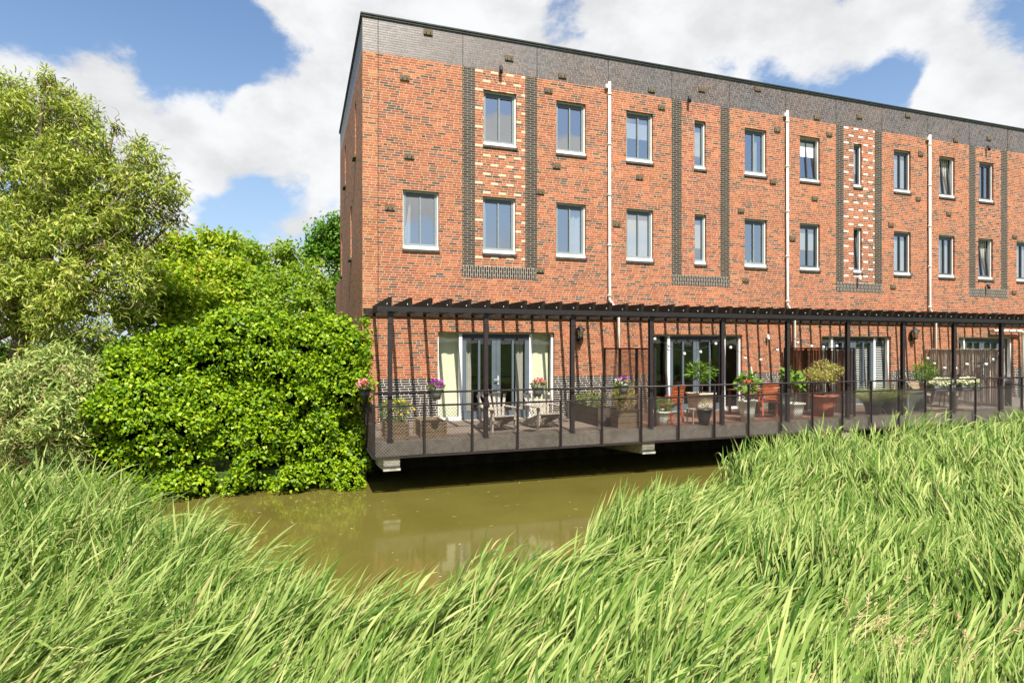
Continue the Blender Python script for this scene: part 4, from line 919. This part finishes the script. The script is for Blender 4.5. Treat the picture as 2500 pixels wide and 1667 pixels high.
for k in range(14): iv.append((rr.uniform(.3, 1.38), rr.uniform(14.25, 14.5), rr.uniform(.15, 1.6), rr.uniform(.16, .26)))
for k in range(26): iv.append((rr.uniform(-3.9, 1.2), 14.2 + rr.uniform(-.25, .1), rr.uniform(.05, .4), rr.uniform(.18, .32)))
iv = [(x, y - (.16 if q % 4 == 0 else 0), z, r) for q, (x, y, z, r) in enumerate(iv)]
T = thing('ivy_bush', 'huge glossy bright green ivy mass spilling over the quay beside the corner house', 'ivy', (0, 0, 0))
V, F = blob_leaves(iv, 7000, .086, .070, .5, (.45, 1, .42, .05), .78, .35, 7, .055, .6, .4, .12); np_mesh('foliage', V, F, 'ivy', T)
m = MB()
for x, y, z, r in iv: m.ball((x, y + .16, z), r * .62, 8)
m.build('shade_core', 'core', T)  # dark balls added inside the leaves to block light, not modelled stems
# climbing shoots on the corner pier and the end wall
P = []
for k in range(34):
    f = k / 34; P.append((1.50 + .22 * f * rr.random(), D_ - .03, 1.4 + 2.5 * f)); P.append((1.44, D_ + rr.uniform(.0, 1.2), 2 + 2.2 * f * rr.random()))
P = np.repeat(np.array(P), 5, 0) + RNG.normal(size=(len(P) * 5, 3)) * np.array((.06, .02, .06)); n = len(P); P[:, 1] = np.minimum(P[:, 1], np.where(P[:, 0] > 1.46, D_ - .015, 99))
V, F = leaves(P, unit(RNG.normal(size=(n, 3)) + np.array((0, 0, -.8))), unit(RNG.normal(size=(n, 3)) * .4 + np.array((-.3, -1, .3))), .09, .08, (.45, 1, .42, .05)); np_mesh('climbing_shoot', V, F, 'ivy', T)['kind'] = 'stuff'

# ------------------------------------------------------------------ trees
def limbs(path_sets, mat, parent, name='trunk', n=8):
    m = MB()
    for pts, r0, r1 in path_sets:
        k = len(pts); m.tube(pts, [r0 + (r1 - r0) * i / (k - 1) for i in range(k)], n)
    return m.build(name, mat, parent)
def wiggle(a, b, k, amp, r=rr):
    a, b = Vector(a), Vector(b); o = []
    for i in range(k + 1):
        p = a.lerp(b, i / k)
        if 0 < i < k: p += Vector((r.gauss(0, amp), r.gauss(0, amp), r.gauss(0, amp)))
        o.append(p)
    return o
def tree(name, lab, base, fork, blobs, mat, bark, per, L, Wd, droop, r0=.2, prof=(.12, 1, .06), clump=10, spread=.14, extra=None, keep=.75, amp=.12, twigs=0, stuffy=.7, curl=.3, group=None):
    T = thing(name, lab, 'tree', base, 0, group); B = Vector(base)
    ps = [(wiggle((0, 0, 0), Vector(fork) - B, 5, amp * .4), r0, r0 * .7)]
    for x, y, z, r in blobs:
        ps.append((wiggle(Vector(fork) - B + Vector((rr.gauss(0, .1), rr.gauss(0, .1), rr.gauss(0, .1))), Vector((x, y, z)) - B, 6, amp), r0 * .42, .018))
        for q in range(3):
            d = Vector(sphere_dirs(1)[0]) * r * .9; ps.append((wiggle(Vector((x, y, z)) - B, Vector((x, y, z)) - B + d, 4, amp * .6), .022, .006))
    limbs(ps, bark, T)
    off = [(x - base[0], y - base[1], z - base[2], r) for x, y, z, r in blobs]
    sub = []
    for x, y, z, r in off:
        ns = max(3, int(11 * min(1, r) + 4 * r)); ds = sphere_dirs(ns)
        for q in range(ns):
            rs = r * rr.uniform(.26, .46) * (1.15 if r < .6 else 1); c = np.array((x, y, z)) + ds[q] * (r - rs * .75) * rr.uniform(.75, 1.08) * np.array((1, 1, .95)); sub.append((*c, rs))
    V, F = blob_leaves(sub, per, L, Wd, droop, prof, keep, curl, clump, spread, stuffy, .8, .35); np_mesh('crown', V, F, mat, T)
    if twigs:
        m = MB()
        for k in range(twigs):
            x, y, z, r = rr.choice(off); p = Vector((x, y, z)) + Vector(sphere_dirs(1)[0]) * r * .75; d = Vector((rr.gauss(0, .5), rr.gauss(0, .5) - .2, -.6)); pts = [p]
            for q in range(11):
                d = (d + Vector((rr.gauss(0, .55), rr.gauss(0, .55), rr.gauss(0, .35) - .05))).normalized(); pts.append(pts[-1] + d * .075)
            m.tube(pts, [.009 - .0006 * i for i in range(12)], 4, False)
        m.build('twig', 'twig', T)['kind'] = 'stuff'
    return T
WILLOW = [(-7.16, 19.44, 9.45, .95), (-6.39, 19.17, 9.23, 1.13), (-5.59, 18.47, 8.87, 0.63), (-5.26, 18.25, 8.1, 0.84), (-7.17, 19.97, 7.87, 1.67), (-5.45, 18.31, 7.27, 1.25), (-4.57, 18.0, 6.95, 0.89), (-3.7, 17.17, 7.33, 0.76), (-3.42, 17.07, 6.93, 0.71), (-3.85, 17.22, 6.02, 0.86), (-3.18, 16.99, 6.53, 0.45), (-4.8, 17.56, 5.72, 1.16), (-6.24, 18.59, 5.7, 1.46), (-8.64, 20.48, 8.98, 1.67), (-8.48, 19.9, 6.64, 1.73), (-4.08, 17.09, 5.08, 0.85), (-5.01, 17.1, 4.36, 1.03), (-6.52, 18.16, 4.3, 1.11), (-3.84, 16.8, 4.27, 0.74), (-3.8, 17.21, 8.09, 0.22), (-8.22, 19.28, 4.13, 1.57), (-5.6, 17.6, 3.3, .7), (-4.7, 17.0, 3.2, .6), (-8.3, 18.6, 2.9, .9)]
LOW = [(-5.0, 14.7, 2.75, .5), (-4.35, 14.35, 2.35, .55), (-5.6, 14.9, 2.3, .5), (-4.5, 14.2, 1.5, .6), (-5.2, 14.5, 1.7, .6), (-5.35, 15.1, 2.17, 0.67), (-4.64, 14.85, 2.46, 0.72), (-4.13, 14.46, 1.98, 0.62), (-4.76, 14.58, 1.54, 0.7), (-5.38, 14.9, 1.19, 0.5), (-4.07, 14.76, 2.63, 0.42), (-5.72, 15.33, 1.65, 0.51), (-4.25, 14.4, 1.21, 0.41), (-6.46, 15.8, 1.8, 0.78)]
SHRUB = [(-3.78, 21.44, 5.77, 0.96), (-2.82, 21.1, 5.9, 0.9), (-2.09, 20.85, 6.02, 0.64), (-2.74, 20.55, 4.83, 1.25), (-1.68, 20.18, 5.07, 1.12), (-3.59, 20.31, 4.54, 0.97), (-2.15, 19.28, 4.03, 1.06), (-3.82, 19.86, 3.67, 0.94), (-4.49, 20.1, 4.14, 0.71), (-3.54, 21.35, 6.47, 0.31), (-2.64, 21.04, 6.54, 0.36), (-2.09, 20.85, 6.41, 0.31)]
TREE2 = [(-0.52, 20.3, 5.64, 0.77), (0.08, 20.09, 5.38, 0.7), (-0.89, 19.37, 4.54, 0.91), (0.32, 19.48, 4.83, 0.56), (-0.7, 18.78, 4.03, 0.83), (-0.03, 18.54, 4.14, 0.71), (-1.49, 20.64, 6.09, 0.36), (-0.52, 20.3, 6.18, 0.33), (-1.12, 20.51, 5.64, 0.64)]
DARK = [(1.28, 31.32, 8.2, 1.05), (0.55, 31.56, 7.6, 0.5), (1.7, 31.18, 8.91, 0.73), (1.9, 30.6, 5.9, .8), (1.2, 30.3, 4.6, .9), (2.31, 32.02, 7.85, 1.25)]
for k in range(26):
    x, y, z, r = WILLOW[rr.randrange(17)]; d = sphere_dirs(1)[0]; d[1] = -abs(d[1]) * .6; d[2] = d[2] * .8 + .25; WILLOW.append((x + d[0] * r * 1.12, y + d[1] * r, z + d[2] * r * 1.12, rr.uniform(.16, .30)))
tree('curly_willow', 'tall curly willow with airy pale green crown at the left', (-7.1, 19.4, .4), (-6.8, 19.2, 3.6), WILLOW, 'willow', 'bark', 3300, .16, .04, .5, .30, twigs=240, clump=14, spread=.09)
tree('willow_shrub', 'low pale silvery willow shrub of curly twigs hanging over the left bank', (-5.2, 15.3, .3), (-5.0, 15.1, 1.3), LOW, 'willowlow', 'twig', 4600, .15, .036, .35, .09, twigs=200, clump=10, spread=.09)
tree('maple_tree', 'yellow green bushy tree behind the left half of the ivy', (-2.8, 20.4, .4), (-2.8, 20.4, 2.4), SHRUB, 'shrubl', 'darkbark', 3000, .15, .085, .2, .15, (.25, 1, .1), spread=.10, keep=.6)
tree('garden_tree', 'mid green bushy tree between the yellow green tree and the end wall', (-.5, 19.8, .4), (-.5, 19.8, 2.2), TREE2, 'tree2l', 'darkbark', 3000, .13, .075, .2, .12, (.25, 1, .1), spread=.10, keep=.6)
tree('broadleaf_tree', 'deep green tree far behind the corner of the brick row', (1.4, 31.2, .4), (1.4, 31.2, 4.2), DARK, 'darkl', 'darkbark', 2600, .2, .11, .3, .2, (.25, 1, .1), spread=.2)
T = thing('garden_hedge', 'dark green hedge far behind the curly willow', 'hedge', (0, 0, 0)); hb = [(rr.uniform(-19, -1), rr.uniform(25, 26.5), rr.uniform(.6, 2.6), rr.uniform(.7, 1.1)) for k in range(70)]
V, F = blob_leaves(hb, 700, .22, .13, .2, (.25, 1, .1), .8, .3, 8, .15, .5, .5); np_mesh('foliage', V, F, 'darkl', T); m = MB()
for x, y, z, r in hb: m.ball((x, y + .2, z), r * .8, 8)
m.build('shade_core', 'core', T)  # added dark filling that stops light passing through the hedge
# undergrowth of bare stems below the willow shrub
m = MB()
for k in range(150):
    p = Vector((rr.uniform(-6.6, -3.6), rr.uniform(14.35, 15.4), rr.uniform(.35, .6))); d = Vector((rr.gauss(0, .7), rr.gauss(0, .4), .7)); pts = [p]
    for q in range(7):
        d = (d + Vector((rr.gauss(0, .5), rr.gauss(0, .5), rr.gauss(0, .4)))).normalized(); pts.append(pts[-1] + d * .11)
    m.tube(pts, .007, 4, False)
T = thing('bramble', 'tangle of brown bare stems under the low willow shrub', 'bramble', (0, 0, 0)); m.build('stem', 'brownwood', T)
tuft('foliage', (-5.0, 14.75, .75), (1.6, .5, .5), 1500, 'herb', .08, .04, T, .2)
# house beyond the garden
T = thing('distant_house', 'pale gabled house with grey brown roof far behind the trees', 'house', (0, 0, 0)); m = MB(); m.box(.6, 9.4, 45, 55, .4, 6.6); m.quad((.6, 45, 6.6), (9.4, 45, 6.6), (5, 45, 10.8)); m.quad((9.4, 55, 6.6), (.6, 55, 6.6), (5, 55, 10.8)); m.build('wall', 'cream', T)
m = MB(); m.hexa([(0, 44.6, 6.0), (5, 44.6, 10.85), (5, 55.4, 10.85), (0, 55.4, 6.0), (0, 44.6, 6.2), (5, 44.6, 11.05), (5, 55.4, 11.05), (0, 55.4, 6.2)]); m.hexa([(5, 44.6, 10.85), (10, 44.6, 6.0), (10, 55.4, 6.0), (5, 55.4, 10.85), (5, 44.6, 11.05), (10, 44.6, 6.2), (10, 55.4, 6.2), (5, 55.4, 11.05)]); m.build('roof', 'conc', T)

# ------------------------------------------------------------------ reeds
CF = np.array((math.sin(TH), math.cos(TH))); CR = np.array((math.cos(TH), -math.sin(TH)))
def reed_bed():
    n = 78000; x = RNG.uniform(-10, 22, n); y = RNG.uniform(.5, 10.6, n)
    f = x * CF[0] + y * CF[1]; r = x * CR[0] + y * CR[1]
    wav = .35 * np.sin(x * 1.9) + .25 * np.sin(x * 4.3 + 1) + RNG.normal(size=n) * .14
    ok = (y < shore(x) + .1 + wav * .6) & (f > 2.3) & (np.abs(r) < f * .90 + 1.3) & (f < 17)
    den = np.sin(x * 3.1 + 1.3 * np.sin(y * 2.1)) * np.sin(y * 3.7 + 1.1 * np.sin(x * 1.7)) + .5 * np.sin(x * 7.3 - y * 5.9)
    ok &= RNG.uniform(-.9, 1., n) < .34 + den * .66
    x, y, f, r = x[ok], y[ok], f[ok], r[ok]; n = len(x)
    nx = 1.75 * CF[0] + RNG.uniform(.55, 1.35, 9) * CR[0]; ny = 1.75 * CF[1] + RNG.uniform(.55, 1.35, 9) * CR[1]
    x = np.concatenate([x, nx]); y = np.concatenate([y, ny]); n = len(x); near = np.arange(n) >= n - 9
    g = near_ground(x, y); z0 = np.maximum(g, -.2)
    right = np.clip((x - .8) / 3.2, 0, 1); left = np.clip((-.4 - x) / 2, 0, 1)
    lean = .10 + .66 * right + .62 * (1 - right) * (1 - left) + .2 * np.sin(x * 1.3 + y * 1.1) + .14 * np.sin(x * 3.4 - y * 2.3) + RNG.normal(size=n) * .11
    lean = np.clip(lean, .02, 1.25)
    top = np.interp(x, [p[0] for p in RTOP], [p[1] for p in RTOP]) + .10 * np.sin(x * 2.3 + y) + .08 * np.sin(y * 2.9 - x)
    top = np.where(near, 2.02, top); lean = np.where(near, .75, lean)
    H = (top - z0) * RNG.uniform(.72, 1.04, n) * (1 + .14 * lean)
    az = .50 + .25 * np.sin(x * .8 + 2) + .22 * np.sin(x * 2.9 + y * 2.1) + RNG.normal(size=n) * .16 - .2 * left
    Wd = np.stack([np.cos(az), np.sin(az), np.zeros(n)], 1)
    k = 7; s = np.linspace(0, 1, k)
    base = np.stack([x, y, z0], 1)
    def stem(sv):
        sv = sv[..., None]; Hh = H[:, None, None]; ln = lean[:, None, None]
        return base[:, None] + Wd[:, None] * Hh * ln * .62 * sv ** 1.8 + np.array((0, 0, 1.)) * Hh * (sv - .20 * ln * sv ** 2.2)
    C = stem(np.broadcast_to(s, (n, k))); sd = np.broadcast_to(np.array((CR[0], CR[1], 0.)), (n, k, 3)) * np.linspace(.005, .002, k)[None, :, None]
    parts = [strips(C, sd)]
    nl = 10
    for j in range(nl):
        sv = np.clip(.30 + .70 * (j + RNG.uniform(-.4, .4, n)) / (nl - 1), .25, 1); P = stem(sv[:, None])[:, 0]; T2 = stem(np.clip(sv - .06, 0, 1)[:, None])[:, 0]; tan = unit(P - T2)
        a = RNG.uniform(0, 6.283, n); out = np.stack([np.cos(a), np.sin(a), np.zeros(n)], 1)
        D0 = unit(tan * 1. + out * (.42 - .2 * lean[:, None]) + Wd * .3 * lean[:, None])
        D1 = unit(Wd * (.16 + 1.15 * lean[:, None]) + out * (.44 - .24 * lean[:, None]) + np.array((0, 0, 1.)) * (RNG.uniform(-.2, .95, (n, 1)) - .25 * lean[:, None]))
        L = RNG.uniform(.28, .64, n) * (1 - .3 * (j == nl - 1)); kk = 6; ss = np.linspace(0, 1, kk); C = [P]
        for i in range(1, kk): w = ss[i] ** 1.1; C.append(C[-1] + unit(D0 * (1 - w) + D1 * w) * (L / (kk - 1))[:, None])
        C = np.stack(C, 1); md = unit(C[:, -1] - C[:, 0]); side = unit(np.cross(md, np.array((0, -.35, 1.)) + RNG.normal(size=(n, 3)) * .55))
        wd = RNG.uniform(.009, .025, n) * .5
        parts.append(strips(C, side[:, None] * (np.array((.35, .9, 1, .8, .45, .03))[None, :] * wd[:, None])[..., None]))
    V, F = join(parts); print('reed stalks', n, 'faces', len(F))
    o = np_mesh('reed_bed', V, F, 'reed'); tag(o, 'wind blown green reeds filling the near bank of the canal', 'reeds', kind='stuff'); return o
reed_bed()
def seed_grass():
    n = 70; f = RNG.uniform(2.6, 4.6, n); r = RNG.uniform(.42, .95, n) ** .8 * f; r = np.where(np.isfinite(r), r, 1.)
    x = f * CF[0] + r * CR[0]; y = f * CF[1] + r * CR[1]; z0 = np.maximum(near_ground(x, y), 0); top = np.interp(x, [p[0] for p in RTOP], [p[1] for p in RTOP]) + RNG.uniform(.05, .35, n); H = top - z0
    az = .45 + RNG.normal(size=n) * .3; Wd = np.stack([np.cos(az), np.sin(az), np.zeros(n)], 1); base = np.stack([x, y, z0], 1); k = 8
    def st(sv): sv = sv[..., None]; Hh = H[:, None, None]; return base[:, None] + Wd[:, None] * Hh * .75 * sv ** 2.4 + np.array((0, 0, 1.)) * Hh * (sv - .22 * sv ** 4)
    parts = [strips(st(np.broadcast_to(np.linspace(0, 1, k), (n, k))), np.broadcast_to(np.array((CR[0], CR[1], 0.)), (n, k, 3)) * .0022)]
    for j in range(34):
        sv = RNG.uniform(.82, 1.0, n); P = st(sv[:, None])[:, 0] + RNG.normal(size=(n, 3)) * .004; Dv = unit(Wd * 1.2 + RNG.normal(size=(n, 3)) * .6 + np.array((0, 0, .2)))
        parts.append(leaves(P, Dv, RNG.normal(size=(n, 3)), RNG.uniform(.018, .045, n), .007, (.3, 1, .1)))
    V, F = join(parts); tag(np_mesh('seed_grass', V, F, 'seed'), 'dry beige seed heads of grass among the near reeds', 'grass', kind='stuff')
seed_grass()
